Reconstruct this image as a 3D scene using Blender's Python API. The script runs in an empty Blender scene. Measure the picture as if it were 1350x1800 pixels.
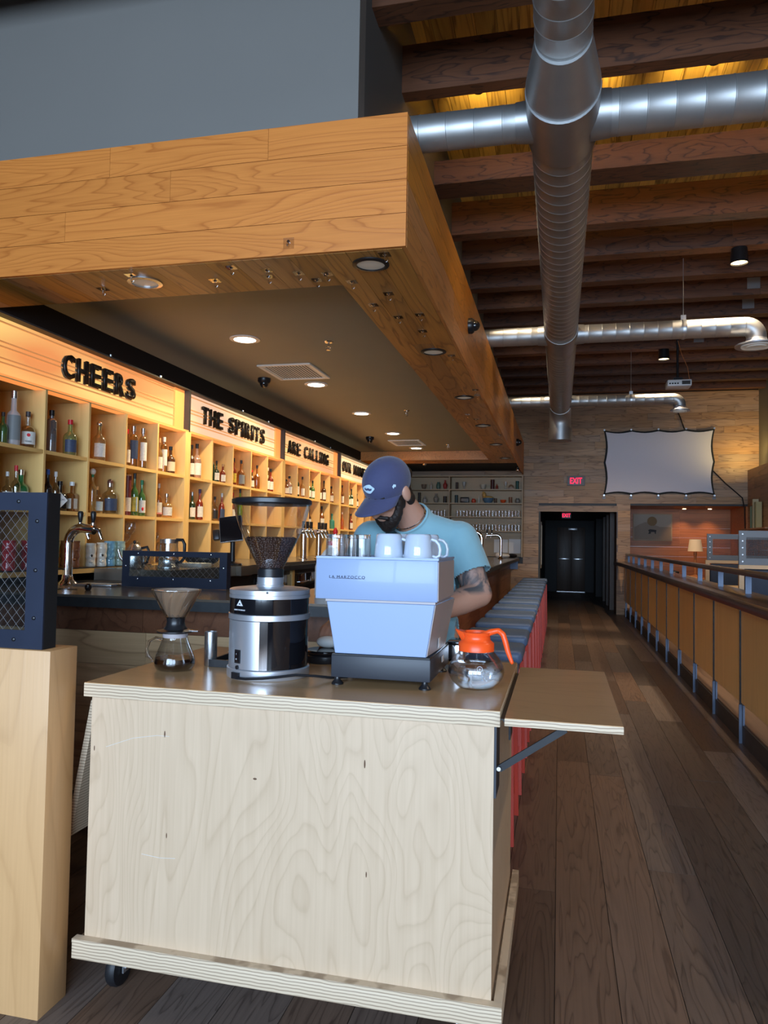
import bpy, bmesh, math, random
from mathutils import Vector, Matrix
random.seed(7)
C = bpy.context.scene.collection
PI = math.pi

# ------------------------------------------------------------------ camera
sc = bpy.context.scene
Y_ = Vector((308., -56., -1295.)).normalized()          # hall direction in camera axes
Z_ = Vector((255., 31000., 0.)); Z_ -= Y_ * Z_.dot(Y_); Z_.normalize()
X_ = Y_.cross(Z_)
cam = bpy.data.cameras.new('camera'); co = bpy.data.objects.new('camera', cam); C.objects.link(co)
co.matrix_world = Matrix((X_, Y_, Z_)).to_4x4()
co.location = (0, 0, 1.38)
cam.sensor_fit = 'VERTICAL'; cam.sensor_height = 24.0; cam.lens = 24.0 * 1295. / 1800.
cam.clip_start = .02; cam.clip_end = 100
sc.camera = co

# ------------------------------------------------------------------ world, exposure, daylight
w = bpy.data.worlds.new('world'); sc.world = w; w.use_nodes = True
bg = w.node_tree.nodes['Background']; bg.inputs[0].default_value = (.62, .78, 1, 1); bg.inputs[1].default_value = .75
sc.view_settings.view_transform = 'Standard'; sc.view_settings.look = 'None'
sc.view_settings.exposure = 0.35; sc.view_settings.gamma = 1
sc.view_settings.use_curve_mapping = False

def area(name, loc, rot, sx, sy, power, col, spread=180):
    l = bpy.data.lights.new(name, 'AREA'); l.shape = 'RECTANGLE'; l.size = sx; l.size_y = sy
    l.energy = power; l.color = col; l.spread = math.radians(spread)
    o = bpy.data.objects.new(name, l); C.objects.link(o); o.location = loc; o.rotation_euler = rot
    return o
def aim(o, target):
    o.rotation_euler = (Vector(target) - o.location).to_track_quat('-Z', 'Y').to_euler()
def spot(name, loc, power, col, size=1.9, blend=.7, target=None, rad=.06):
    l = bpy.data.lights.new(name, 'SPOT'); l.energy = power; l.color = col; l.spot_size = size
    l.spot_blend = blend; l.shadow_soft_size = rad
    o = bpy.data.objects.new(name, l); C.objects.link(o); o.location = loc
    if target: aim(o, target)
    return o
# daylight through the three street window bays behind the camera
for i, wx in enumerate((-2.35, -.1, 2.15)):
    area('window_daylight', (wx, -4.85, 2.15), (PI/2, 0, 0), 2.1, 3.1, 250, (.56, .75, 1))
# ------------------------------------------------------------------ materials
def new_mat(name):
    m = bpy.data.materials.new(name); m.use_nodes = True
    return m, m.node_tree, m.node_tree.nodes['Principled BSDF']
def pbr(name, col, rough=.5, metal=0, emit=None, es=0, coat=0, trans=0, ior=1.45, spec=.5, sheen=0, noise=0, nscale=20, bump=0):
    m, t, b = new_mat(name)
    b.inputs['Base Color'].default_value = (*col, 1); b.inputs['Roughness'].default_value = rough
    b.inputs['Metallic'].default_value = metal; b.inputs['Coat Weight'].default_value = coat
    b.inputs['Transmission Weight'].default_value = trans; b.inputs['IOR'].default_value = ior
    b.inputs['Specular IOR Level'].default_value = spec; b.inputs['Sheen Weight'].default_value = sheen
    if emit: b.inputs['Emission Color'].default_value = (*emit, 1); b.inputs['Emission Strength'].default_value = es
    if noise or bump:
        tc = t.nodes.new('ShaderNodeTexCoord'); n = t.nodes.new('ShaderNodeTexNoise')
        n.inputs['Scale'].default_value = nscale; n.inputs['Detail'].default_value = 5
        t.links.new(tc.outputs['Object'], n.inputs['Vector'])
        if noise:
            mx = t.nodes.new('ShaderNodeMix'); mx.data_type = 'RGBA'
            mx.inputs[6].default_value = tuple(c*(1-noise) for c in col) + (1,)
            mx.inputs[7].default_value = tuple(min(1, c*(1+noise)) for c in col) + (1,)
            t.links.new(n.outputs['Fac'], mx.inputs[0]); t.links.new(mx.outputs[2], b.inputs['Base Color'])
        if bump:
            bp = t.nodes.new('ShaderNodeBump'); bp.inputs['Strength'].default_value = bump; bp.inputs['Distance'].default_value = .01
            t.links.new(n.outputs['Fac'], bp.inputs['Height']); t.links.new(bp.outputs[0], b.inputs['Normal'])
    return m
def wood(name, light, dark, axis='y', across=5., rings=9., var=.25, rough=.45, line=.6, stretch=.35, bump=.12, off=37., coat=0, fine=120., hue=0.0):
    """long-grained wood: contour lines of a stretched noise plus fine pores; each object gets its own offset and tone"""
    m, t, b = new_mat(name); N = t.nodes.new; L = t.links.new
    tc = N('ShaderNodeTexCoord'); oi = N('ShaderNodeObjectInfo')
    mp = N('ShaderNodeMapping'); mp.vector_type = 'POINT'
    s = {'x': (stretch, across, across), 'y': (across, stretch, across), 'z': (across, across, stretch)}[axis]
    mp.inputs['Scale'].default_value = s
    mul = N('ShaderNodeMath'); mul.operation = 'MULTIPLY'; mul.inputs[1].default_value = off
    L(oi.outputs['Random'], mul.inputs[0]); cx = N('ShaderNodeCombineXYZ')
    for i in range(3): L(mul.outputs[0], cx.inputs[i])
    L(cx.outputs[0], mp.inputs['Location']); L(tc.outputs['Object'], mp.inputs['Vector'])
    n1 = N('ShaderNodeTexNoise'); n1.inputs['Scale'].default_value = 1; n1.inputs['Detail'].default_value = 2.5; n1.inputs['Distortion'].default_value = .3
    L(mp.outputs[0], n1.inputs['Vector'])
    m1 = N('ShaderNodeMath'); m1.operation = 'MULTIPLY'; m1.inputs[1].default_value = rings; L(n1.outputs['Fac'], m1.inputs[0])
    fr = N('ShaderNodeMath'); fr.operation = 'FRACT'; L(m1.outputs[0], fr.inputs[0])
    rp = N('ShaderNodeValToRGB'); e = rp.color_ramp.elements
    e[0].position = 0; e[0].color = (.55, .55, .55, 1); e[1].position = 1; e[1].color = (.9, .9, .9, 1)
    k = e.new(.10); k.color = (.10, .10, .10, 1); k = e.new(.55); k.color = (.18, .18, .18, 1); k = e.new(.84); k.color = (.55, .55, .55, 1); k = e.new(.95); k.color = (1.3, 1.3, 1.3, 1)
    L(fr.outputs[0], rp.inputs[0])
    mp2 = N('ShaderNodeMapping'); mp2.inputs['Scale'].default_value = {'x': (3, fine, fine), 'y': (fine, 3, fine), 'z': (fine, fine, 3)}[axis]
    L(cx.outputs[0], mp2.inputs['Location']); L(tc.outputs['Object'], mp2.inputs['Vector'])
    n2 = N('ShaderNodeTexNoise'); n2.inputs['Scale'].default_value = 1; n2.inputs['Detail'].default_value = 3; L(mp2.outputs[0], n2.inputs['Vector'])
    a1 = N('ShaderNodeMath'); a1.operation = 'MULTIPLY'; a1.inputs[1].default_value = line; L(rp.outputs[0], a1.inputs[0])
    a2 = N('ShaderNodeMath'); a2.operation = 'MULTIPLY_ADD'; a2.inputs[1].default_value = .55; L(n2.outputs['Fac'], a2.inputs[0]); L(a1.outputs[0], a2.inputs[2])
    a2.use_clamp = True
    mx = N('ShaderNodeMix'); mx.data_type = 'RGBA'; mx.inputs[6].default_value = (*light, 1); mx.inputs[7].default_value = (*dark, 1)
    L(a2.outputs[0], mx.inputs[0])
    hs = N('ShaderNodeHueSaturation'); v = N('ShaderNodeMapRange'); v.inputs[3].default_value = 1 - var; v.inputs[4].default_value = 1 + var
    L(oi.outputs['Random'], v.inputs[0]); L(v.outputs[0], hs.inputs['Value']); L(mx.outputs[2], hs.inputs['Color'])
    if hue:
        f2 = N('ShaderNodeMath'); f2.operation = 'MULTIPLY'; f2.inputs[1].default_value = 7.31; L(oi.outputs['Random'], f2.inputs[0])
        f3 = N('ShaderNodeMath'); f3.operation = 'FRACT'; L(f2.outputs[0], f3.inputs[0])
        v2 = N('ShaderNodeMapRange'); v2.inputs[3].default_value = 1 - hue; v2.inputs[4].default_value = 1 + hue
        L(f3.outputs[0], v2.inputs[0]); L(v2.outputs[0], hs.inputs['Saturation'])
    L(hs.outputs[0], b.inputs['Base Color'])
    b.inputs['Roughness'].default_value = rough; b.inputs['Coat Weight'].default_value = coat; b.inputs['Coat Roughness'].default_value = .2
    bp = N('ShaderNodeBump'); bp.inputs['Strength'].default_value = bump; bp.inputs['Distance'].default_value = .004
    L(a2.outputs[0], bp.inputs['Height']); L(bp.outputs[0], b.inputs['Normal'])
    return m
def thin_glass(name, tint, gloss=.08, rough=.02, dens=1.0):
    """thin clear pane or bottle wall: tinted transparency with a Fresnel reflection"""
    m = bpy.data.materials.new(name); m.use_nodes = True; t = m.node_tree; t.nodes.clear(); N = t.nodes.new; L = t.links.new
    out = N('ShaderNodeOutputMaterial'); tr = N('ShaderNodeBsdfTransparent'); gl = N('ShaderNodeBsdfGlossy'); mix = N('ShaderNodeMixShader')
    lw = N('ShaderNodeLayerWeight'); lw.inputs[0].default_value = .35; mr = N('ShaderNodeMapRange'); mr.inputs[3].default_value = gloss; mr.inputs[4].default_value = .75
    tr.inputs[0].default_value = (*tint, 1); gl.inputs['Roughness'].default_value = rough
    L(lw.outputs['Facing'], mr.inputs[0]); L(mr.outputs[0], mix.inputs[0]); L(tr.outputs[0], mix.inputs[1]); L(gl.outputs[0], mix.inputs[2]); L(mix.outputs[0], out.inputs[0])
    if dens < 1:
        df = N('ShaderNodeBsdfPrincipled'); df.inputs['Base Color'].default_value = (*tint, 1); df.inputs['Roughness'].default_value = .25
        m2 = N('ShaderNodeMixShader'); m2.inputs[0].default_value = 1 - dens; L(mix.outputs[0], m2.inputs[1]); L(df.outputs[0], m2.inputs[2]); L(m2.outputs[0], out.inputs[0])
    return m
def lightbox(name, c1, c2, strength):
    """backlit acrylic: lamp hot spots painted into the emission by noise"""
    m, t, b = new_mat(name); N = t.nodes.new; L = t.links.new
    tc = N('ShaderNodeTexCoord'); mp = N('ShaderNodeMapping'); mp.inputs['Scale'].default_value = (1, 1.1, 3.2)
    L(tc.outputs['Object'], mp.inputs['Vector']); n = N('ShaderNodeTexNoise'); n.inputs['Scale'].default_value = 1.0; n.inputs['Detail'].default_value = 0
    L(mp.outputs[0], n.inputs['Vector']); rp = N('ShaderNodeValToRGB'); e = rp.color_ramp.elements
    e[0].position = .42; e[0].color = (*c1, 1); e[1].position = .72; e[1].color = (*c2, 1); L(n.outputs['Fac'], rp.inputs[0])
    b.inputs['Base Color'].default_value = (.16, .10, .06, 1); b.inputs['Roughness'].default_value = .25
    L(rp.outputs[0], b.inputs['Emission Color']); b.inputs['Emission Strength'].default_value = strength
    return m

M = {}
M['fascia'] = wood('oak_fascia', (.80, .285, .058), (.46, .13, .022), 'x', across=3.6, rings=26, var=.05, rough=.38, line=.42, stretch=.34, hue=0, off=17)
M['fascia_side'] = wood('oak_fascia_side', (.80, .34, .07), (.38, .14, .026), 'y', across=4.2, rings=18, var=.12, rough=.42, line=.42, stretch=.5, hue=.08)
M['soffit'] = wood('oak_soffit', (.66, .34, .10), (.26, .115, .03), 'y', across=5, rings=9, var=.20, rough=.42, line=.5, stretch=.5, hue=.08)
M['wallwood'] = wood('oak_wall_planks', (.56, .34, .18), (.22, .115, .055), 'x', across=6, rings=9, var=.22, rough=.5, line=.5, stretch=.7, hue=.12)
M['wallside'] = wood('oak_side_wall', (.40, .21, .09), (.18, .085, .035), 'y', across=6, rings=8, var=.2, rough=.4, line=.5)
M['redwood'] = wood('booth_recess_wood', (.60, .22, .07), (.3, .10, .03), 'x', across=5, rings=7, var=.15, rough=.45, line=.4)
M['floor'] = wood('smoked_oak_floor', (.170, .118, .090), (.062, .041, .032), 'y', across=11, rings=12, var=.36, rough=.40, line=.45, stretch=.9, bump=.12, hue=.25, fine=150)
M['beam'] = wood('dark_glulam', (.17, .058, .020), (.045, .015, .006), 'x', across=9, rings=7, var=.28, rough=.6, line=.6, stretch=2.0)
M['deck'] = wood('pine_roof_deck', (.80, .50, .12), (.26, .14, .03), 'y', across=6, rings=7, var=.25, rough=.6, line=.5)
M['birch'] = wood('birch_ply', (.69, .51, .345), (.44, .30, .18), 'z', across=2.4, rings=40, var=.02, rough=.42, line=.22, stretch=.62, bump=.03, fine=90)
M['birch_top'] = wood('birch_ply_top', (.60, .36, .17), (.46, .26, .115), 'x', across=3, rings=10, var=.04, rough=.3, line=.3, stretch=.8, bump=.02, coat=.35, fine=90)
M['maple'] = wood('maple_shelf', (.84, .55, .21), (.68, .42, .14), 'z', across=4, rings=6, var=.07, rough=.45, line=.28, stretch=.8, bump=.03)
M['maple_h'] = wood('maple_shelf_flat', (.82, .53, .19), (.66, .40, .13), 'y', across=4, rings=6, var=.05, rough=.45, line=.28, stretch=.8, bump=.03)
M['farply'] = wood('far_shelf_ply', (.42, .31, .18), (.32, .23, .13), 'x', across=4, rings=5, var=.05, rough=.5, line=.3)
M['post'] = wood('ply_half_wall', (.66, .38, .17), (.50, .27, .11), 'z', across=3, rings=8, var=.03, rough=.4, line=.3, stretch=.7)
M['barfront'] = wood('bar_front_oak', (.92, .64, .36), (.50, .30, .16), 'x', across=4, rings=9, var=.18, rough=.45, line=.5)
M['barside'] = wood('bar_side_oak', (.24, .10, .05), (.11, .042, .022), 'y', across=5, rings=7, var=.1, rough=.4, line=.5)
M['counter'] = pbr('zinc_counter', (.22, .19, .155), .20, .5, noise=.35, nscale=6)
M['counter_edge'] = pbr('dark_counter_edge', (.045, .05, .055), .4, .3, noise=.4, nscale=20)
M['walnut'] = wood('dark_rail_wood', (.085, .05, .036), (.04, .023, .017), 'y', across=8, rings=6, var=.1, rough=.28, line=.5, coat=.4)
M['railpanel'] = wood('rail_panel_maple', (.86, .55, .21), (.68, .40, .14), 'z', across=7, rings=5, var=.12, rough=.35, line=.35, stretch=.4)
M['step'] = wood('platform_edge', (.20, .12, .075), (.1, .055, .035), 'y', across=6, rings=7, var=.1, rough=.5)
M['plinth'] = pbr('plinth_dark', (.035, .032, .03), .5, noise=.3)
M['graywall'] = pbr('grey_paint', (.205, .19, .17), .62, noise=.04, nscale=2)
M['graydark'] = pbr('dark_grey_paint', (.10, .10, .095), .7)
M['canopyceil'] = pbr('canopy_ceiling_paint', (.29, .30, .26), .62, noise=.05, nscale=3)
M['black'] = pbr('black_paint', (.008, .008, .009), .6)
M['blackwall'] = pbr('black_wall', (.010, .010, .012), .85, spec=.15)
M['hall'] = pbr('hall_dark', (.028, .026, .028), .6)
M['hallwood'] = wood('hall_wood', (.11, .065, .045), (.06, .035, .022), 'z', across=6, rings=6, var=.1, rough=.45)
M['duct'] = pbr('galvanised_steel', (.46, .46, .45), .46, .85, noise=.10, nscale=9)
M['duct_dark'] = pbr('galvanised_collar', (.42, .42, .42), .42, .88, noise=.12, nscale=12)
M['steel'] = pbr('brushed_steel', (.62, .63, .65), .25, .95)
M['chrome'] = pbr('chrome', (.80, .80, .82), .07, 1)
M['alu'] = pbr('satin_aluminium', (.58, .60, .65), .34, .75)
M['bluesteel'] = pbr('blackened_blue_steel', (.020, .026, .048), .46, .3, noise=.35, nscale=6)
M['steelpost'] = pbr('grey_blue_flat_bar', (.10, .125, .18), .4, .5)
M['plastic'] = pbr('black_plastic', (.012, .012, .014), .32)
M['gloss'] = pbr('gloss_black', (.006, .006, .008), .06, coat=.6)
M['machine_base'] = pbr('machine_base_charcoal', (.030, .033, .042), .42)
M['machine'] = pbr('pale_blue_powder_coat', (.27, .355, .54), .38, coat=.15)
M['machine_side'] = pbr('machine_side_grey', (.40, .36, .37), .35)
M['orange'] = pbr('orange_plastic', (.95, .10, .015), .32)
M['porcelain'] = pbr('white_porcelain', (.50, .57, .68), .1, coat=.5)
M['white'] = pbr('white_plastic', (.78, .78, .78), .4)
M['paper'] = pbr('white_paper', (.72, .72, .70), .7)
M['redcap'] = pbr('red_cap', (.62, .02, .03), .35)
M['tyre'] = pbr('caster_rubber', (.010, .010, .012), .5)
M['zinc'] = pbr('zinc_bracket', (.55, .56, .58), .35, .9)
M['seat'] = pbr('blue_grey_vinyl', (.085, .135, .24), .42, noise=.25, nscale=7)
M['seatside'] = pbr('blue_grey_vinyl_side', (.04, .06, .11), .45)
M['stoolred'] = pbr('red_enamel_steel', (.55, .055, .032), .38)
M['coffee'] = pbr('black_coffee', (.016, .005, .002), .16)
M['bean'] = pbr('roasted_bean', (.052, .022, .013), .38, noise=.3, nscale=60)
M['screenwhite'] = pbr('projector_screen', (.74, .71, .76), .8)
M['screenblack'] = pbr('screen_border', (.008, .008, .008), .7)
M['art'] = pbr('print_paper', (.38, .33, .26), .6)
M['artsand'] = pbr('print_sand', (.26, .21, .155), .6)
M['artsun'] = pbr('print_sun', (.22, .13, .045), .6)
M['artdark'] = pbr('print_dark', (.02, .016, .014), .6)
M['frame'] = pbr('pale_frame', (.42, .33, .22), .5)
M['lampshade'] = pbr('linen_shade', (.72, .55, .36), .8, emit=(1, .62, .32), es=.12)
M['blond'] = wood('blond_booth_wood', (.72, .52, .30), (.6, .4, .22), 'x', across=4, rings=5, var=.05, rough=.4, line=.3)
M['upholstery'] = pbr('navy_upholstery', (.035, .05, .085), .7, noise=.2, nscale=20)
M['white_emit'] = pbr('downlight_lens', (1, 1, 1), .4, emit=(1, .93, .80), es=9)
M['lens_faint_glow'] = pbr('frosted_faint_glow', (.50, .48, .45), .3, emit=(1, .9, .75), es=.06)  # faint glow painted in, also on vents, diffusers and hall mirror
M['warm_emit'] = pbr('lamp_lens_warm', (1, .8, .5), .4, emit=(1, .72, .38), es=6)
M['cove'] = pbr('cove_strip', (1, .8, .4), .4, emit=(1, .74, .25), es=7)
M['redsign'] = pbr('exit_red', (.7, .02, .05), .4, emit=(1, .02, .08), es=1.5)
M['signbody'] = pbr('exit_housing', (.22, .22, .23), .4)
M['glass'] = thin_glass('clear_glass', (.96, .97, .98), .05)
M['pane'] = thin_glass('guard_pane', (.80, .84, .84), .07)
M['fglass'] = thin_glass('clear_drinking_glass', (.95, .95, .95), .05)
M['hopper'] = thin_glass('hopper_acrylic', (.97, .97, .98), .04)
M['water'] = pbr('water', (.95, .98, 1), .0, trans=1, ior=1.33)
M['rglass'] = pbr('carafe_glass', (1, 1, 1), .0, trans=1, ior=1.2)
M['domecam'] = pbr('camera_dome', (.01, .01, .012), .08, coat=.7)
M['skin'] = pbr('skin', (.50, .27, .19), .5, noise=.10, nscale=30)
M['shirt'] = pbr('light_blue_shirt', (.21, .40, .47), .85, sheen=.3, noise=.08, nscale=16, bump=.1)
M['cap'] = pbr('navy_cap', (.050, .056, .130), .8, sheen=.25, noise=.08, nscale=80, bump=.05)
M['hair'] = pbr('dark_brown_hair', (.014, .008, .006), .6, noise=.4, nscale=60, bump=.5)
M['logo'] = pbr('pale_blue_patch', (.52, .68, .80), .7)
M['trousers'] = pbr('dark_trousers', (.02, .022, .028), .8)
M['shoe'] = pbr('shoe_black', (.012, .012, .012), .5)
M['navyink'] = pbr('navy_letters', (.015, .018, .05), .4)
M['whiteink'] = pbr('white_letters', (.7, .72, .76), .5)
M['blueink'] = pbr('blue_dot', (.02, .10, .45), .4)
M['letter'] = pbr('sign_letter_black', (.012, .008, .006), .4)
M['letter_edge'] = pbr('sign_letter_side', (.16, .12, .07), .4)
M['railstrip'] = pbr('sign_rail_acrylic', (.42, .22, .10), .3, emit=(1, .40, .12), es=.35)
M['screenmetal'] = pbr('grey_steel_frame', (.16, .18, .20), .5, .3)
M['peg'] = None

def pegmat():
    m, t, b = new_mat('pegboard'); N = t.nodes.new; L = t.links.new
    tc = N('ShaderNodeTexCoord'); mp = N('ShaderNodeMapping'); mp.inputs['Scale'].default_value = (0, 40, 40)
    L(tc.outputs['Object'], mp.inputs['Vector']); v = N('ShaderNodeTexVoronoi'); v.inputs['Scale'].default_value = 1; v.inputs['Randomness'].default_value = 0
    L(mp.outputs[0], v.inputs['Vector']); lt = N('ShaderNodeMath'); lt.operation = 'LESS_THAN'; lt.inputs[1].default_value = .2
    L(v.outputs['Distance'], lt.inputs[0]); mx = N('ShaderNodeMix'); mx.data_type = 'RGBA'
    mx.inputs[6].default_value = (.42, .24, .11, 1); mx.inputs[7].default_value = (.07, .035, .015, 1)
    L(lt.outputs[0], mx.inputs[0]); L(mx.outputs[2], b.inputs['Base Color']); b.inputs['Roughness'].default_value = .7
    return m
M['peg'] = pegmat()
def plyedge():
    m, t, b = new_mat('ply_edge'); N = t.nodes.new; L = t.links.new
    tc = N('ShaderNodeTexCoord'); sx = N('ShaderNodeSeparateXYZ'); L(tc.outputs['Object'], sx.inputs[0])
    ns = N('ShaderNodeTexNoise'); ns.inputs['Scale'].default_value = 14; L(tc.outputs['Object'], ns.inputs['Vector'])
    m1 = N('ShaderNodeMath'); m1.operation = 'MULTIPLY'; m1.inputs[1].default_value = 110; L(sx.outputs['Z'], m1.inputs[0])
    m2 = N('ShaderNodeMath'); m2.operation = 'ADD'; L(m1.outputs[0], m2.inputs[0]); L(ns.outputs['Fac'], m2.inputs[1])
    fr = N('ShaderNodeMath'); fr.operation = 'FRACT'; L(m2.outputs[0], fr.inputs[0])
    rp = N('ShaderNodeValToRGB'); e = rp.color_ramp.elements; rp.color_ramp.interpolation = 'LINEAR'
    e[0].position = 0; e[0].color = (.70, .55, .38, 1); e[1].position = 1; e[1].color = (.66, .52, .36, 1)
    k = e.new(.42); k.color = (.68, .53, .37, 1); k = e.new(.55); k.color = (.33, .24, .16, 1); k = e.new(.75); k.color = (.40, .29, .19, 1); k = e.new(.85); k.color = (.68, .53, .37, 1)
    L(fr.outputs[0], rp.inputs[0]); L(rp.outputs[0], b.inputs['Base Color']); b.inputs['Roughness'].default_value = .55
    return m
M['plyedge'] = plyedge()
def tattoo():
    m, t, b = new_mat('tattooed_skin'); N = t.nodes.new; L = t.links.new
    tc = N('ShaderNodeTexCoord'); n = N('ShaderNodeTexNoise'); n.inputs['Scale'].default_value = 13; n.inputs['Detail'].default_value = 6; n.inputs['Distortion'].default_value = 1.6
    L(tc.outputs['Object'], n.inputs['Vector']); rp = N('ShaderNodeValToRGB'); e = rp.color_ramp.elements
    e[0].position = .44; e[0].color = (.085, .085, .095, 1); e[1].position = .60; e[1].color = (.40, .25, .20, 1)
    L(n.outputs['Fac'], rp.inputs[0])
    sx = N('ShaderNodeSeparateXYZ'); L(tc.outputs['Object'], sx.inputs[0])
    # ink covers the left upper arm above the elbow only
    g1 = N('ShaderNodeMapRange'); g1.inputs[1].default_value = 1.165; g1.inputs[2].default_value = 1.185; L(sx.outputs['Z'], g1.inputs[0])
    g2 = N('ShaderNodeMapRange'); g2.inputs[1].default_value = -.46; g2.inputs[2].default_value = -.44; L(sx.outputs['X'], g2.inputs[0])
    g3 = N('ShaderNodeMapRange'); g3.inputs[1].default_value = 1.40; g3.inputs[2].default_value = 1.34; L(sx.outputs['Z'], g3.inputs[0])
    ml = N('ShaderNodeMath'); ml.operation = 'MULTIPLY'; L(g1.outputs[0], ml.inputs[0]); L(g2.outputs[0], ml.inputs[1])
    ml2 = N('ShaderNodeMath'); ml2.operation = 'MULTIPLY'; L(ml.outputs[0], ml2.inputs[0]); L(g3.outputs[0], ml2.inputs[1])
    mx = N('ShaderNodeMix'); mx.data_type = 'RGBA'; mx.inputs[6].default_value = (.50, .27, .19, 1)
    L(ml2.outputs[0], mx.inputs[0]); L(rp.outputs[0], mx.inputs[7]); L(mx.outputs[2], b.inputs['Base Color']); b.inputs['Roughness'].default_value = .5
    b.inputs['Subsurface Weight'].default_value = .05
    return m
M['body'] = tattoo()

# ------------------------------------------------------------------ mesh building
class MB:
    def __init__(s): s.v = []; s.f = []
    def add(s, vs, fs):
        n = len(s.v); s.v += [tuple(v) for v in vs]; s.f += [tuple(i + n for i in f) for f in fs]; return s
    def box(s, x0, x1, y0, y1, z0, z1):
        return s.add([(x0,y0,z0),(x1,y0,z0),(x1,y1,z0),(x0,y1,z0),(x0,y0,z1),(x1,y0,z1),(x1,y1,z1),(x0,y1,z1)],
                     [(3,2,1,0),(4,5,6,7),(0,1,5,4),(1,2,6,5),(2,3,7,6),(3,0,4,7)])
    def hexa(s, p):   # 8 points, bottom ring then top ring
        return s.add(p, [(3,2,1,0),(4,5,6,7),(0,1,5,4),(1,2,6,5),(2,3,7,6),(3,0,4,7)])
    def lathe(s, prof, c=(0,0,0), seg=24, axis='z', M4=None, cap=True):
        vs = []; fs = []; n = len(prof)
        for r, h in prof:
            for k in range(seg):
                a = 2*PI*k/seg; x, y = r*math.cos(a), r*math.sin(a)
                p = {'z': (x, y, h), 'y': (x, h, -y), 'x': (h, x, y)}[axis]
                p = Vector(p)
                if M4 is not None: p = M4 @ p
                vs.append((p[0]+c[0], p[1]+c[1], p[2]+c[2]))
        for i in range(n-1):
            for k in range(seg):
                a, b = i*seg+k, i*seg+(k+1) % seg
                fs.append((a, b, b+seg, a+seg))
        if cap:
            fs.append(tuple(range(seg-1, -1, -1))); fs.append(tuple((n-1)*seg+k for k in range(seg)))
        return s.add(vs, fs)
    def cyl(s, c, r, h, seg=20, axis='z'): return s.lathe([(r, 0), (r, h)], c, seg, axis)
    def tube(s, pts, r, seg=8, cap=True):
        P = [Vector(p) for p in pts]; n = len(P); R = r if isinstance(r, (list, tuple)) else [r]*n
        vs = []; fs = []; up = None
        for i, p in enumerate(P):
            d = (P[min(i+1, n-1)] - P[max(i-1, 0)]).normalized()
            if up is None:
                up = Vector((0,0,1)) if abs(d.z) < .9 else Vector((1,0,0))
            a = d.cross(up)
            if a.length < 1e-4: a = d.cross(Vector((0,1,0)))
            a.normalize(); b = a.cross(d).normalized(); up = b
            for k in range(seg):
                t = 2*PI*k/seg; vs.append(p + (a*math.cos(t) + b*math.sin(t))*R[i])
        for i in range(n-1):
            for k in range(seg):
                x, y = i*seg+k, i*seg+(k+1) % seg
                fs.append((x, x+seg, y+seg, y))
        if cap: fs.append(tuple(range(seg))); fs.append(tuple((n-1)*seg+k for k in range(seg-1, -1, -1)))
        return s.add(vs, fs)
    def bar(s, p0, p1, w, t, up=(0,0,1)):
        p0, p1 = Vector(p0), Vector(p1); d = (p1-p0).normalized(); a = d.cross(Vector(up))
        if a.length < 1e-4: a = d.cross(Vector((0,1,0)))
        a.normalize(); b = a.cross(d)
        q = [p0 - a*w/2 - b*t/2, p0 + a*w/2 - b*t/2, p0 + a*w/2 + b*t/2, p0 - a*w/2 + b*t/2]
        return s.hexa(q + [v + (p1-p0) for v in q])
    def ell(s, c, r, seg=20, rings=12, M4=None):
        prof = [(max(1e-4, math.sin(PI*i/rings)), -math.cos(PI*i/rings)) for i in range(rings+1)]
        vs = []; fs = []
        for rr, h in prof:
            for k in range(seg):
                a = 2*PI*k/seg; p = Vector((rr*math.cos(a)*r[0], rr*math.sin(a)*r[1], h*r[2]))
                if M4 is not None: p = M4 @ p
                vs.append(p + Vector(c))
        for i in range(rings):
            for k in range(seg):
                a, b = i*seg+k, i*seg+(k+1) % seg; fs.append((a, b, b+seg, a+seg))
        return s.add(vs, fs)
    def caps(s, p0, r0, p1, r1, seg=16, n=4):   # tapered capsule
        p0, p1 = Vector(p0), Vector(p1); L = (p1-p0).length; prof = []
        for i in range(n+1):
            a = PI/2*i/n; prof.append((max(1e-4, r0*math.sin(a)), -r0*math.cos(a)))
        for i in range(n+1):
            a = PI/2*i/n; prof.append((max(1e-4, r1*math.cos(a)), L + r1*math.sin(a)))
        M4 = (p1-p0).to_track_quat('Z', 'Y').to_matrix()
        return s.lathe(prof, p0, seg, M4=M4, cap=False)
    def prism(s, poly, h, M4):   # 2d polygon extruded along local z
        n = len(poly); vs = [M4 @ Vector((x, y, 0)) for x, y in poly] + [M4 @ Vector((x, y, h)) for x, y in poly]
        fs = [tuple(range(n-1, -1, -1)), tuple(range(n, 2*n))] + [(k, (k+1) % n, n+(k+1) % n, n+k) for k in range(n)]
        return s.add(vs, fs)

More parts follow.
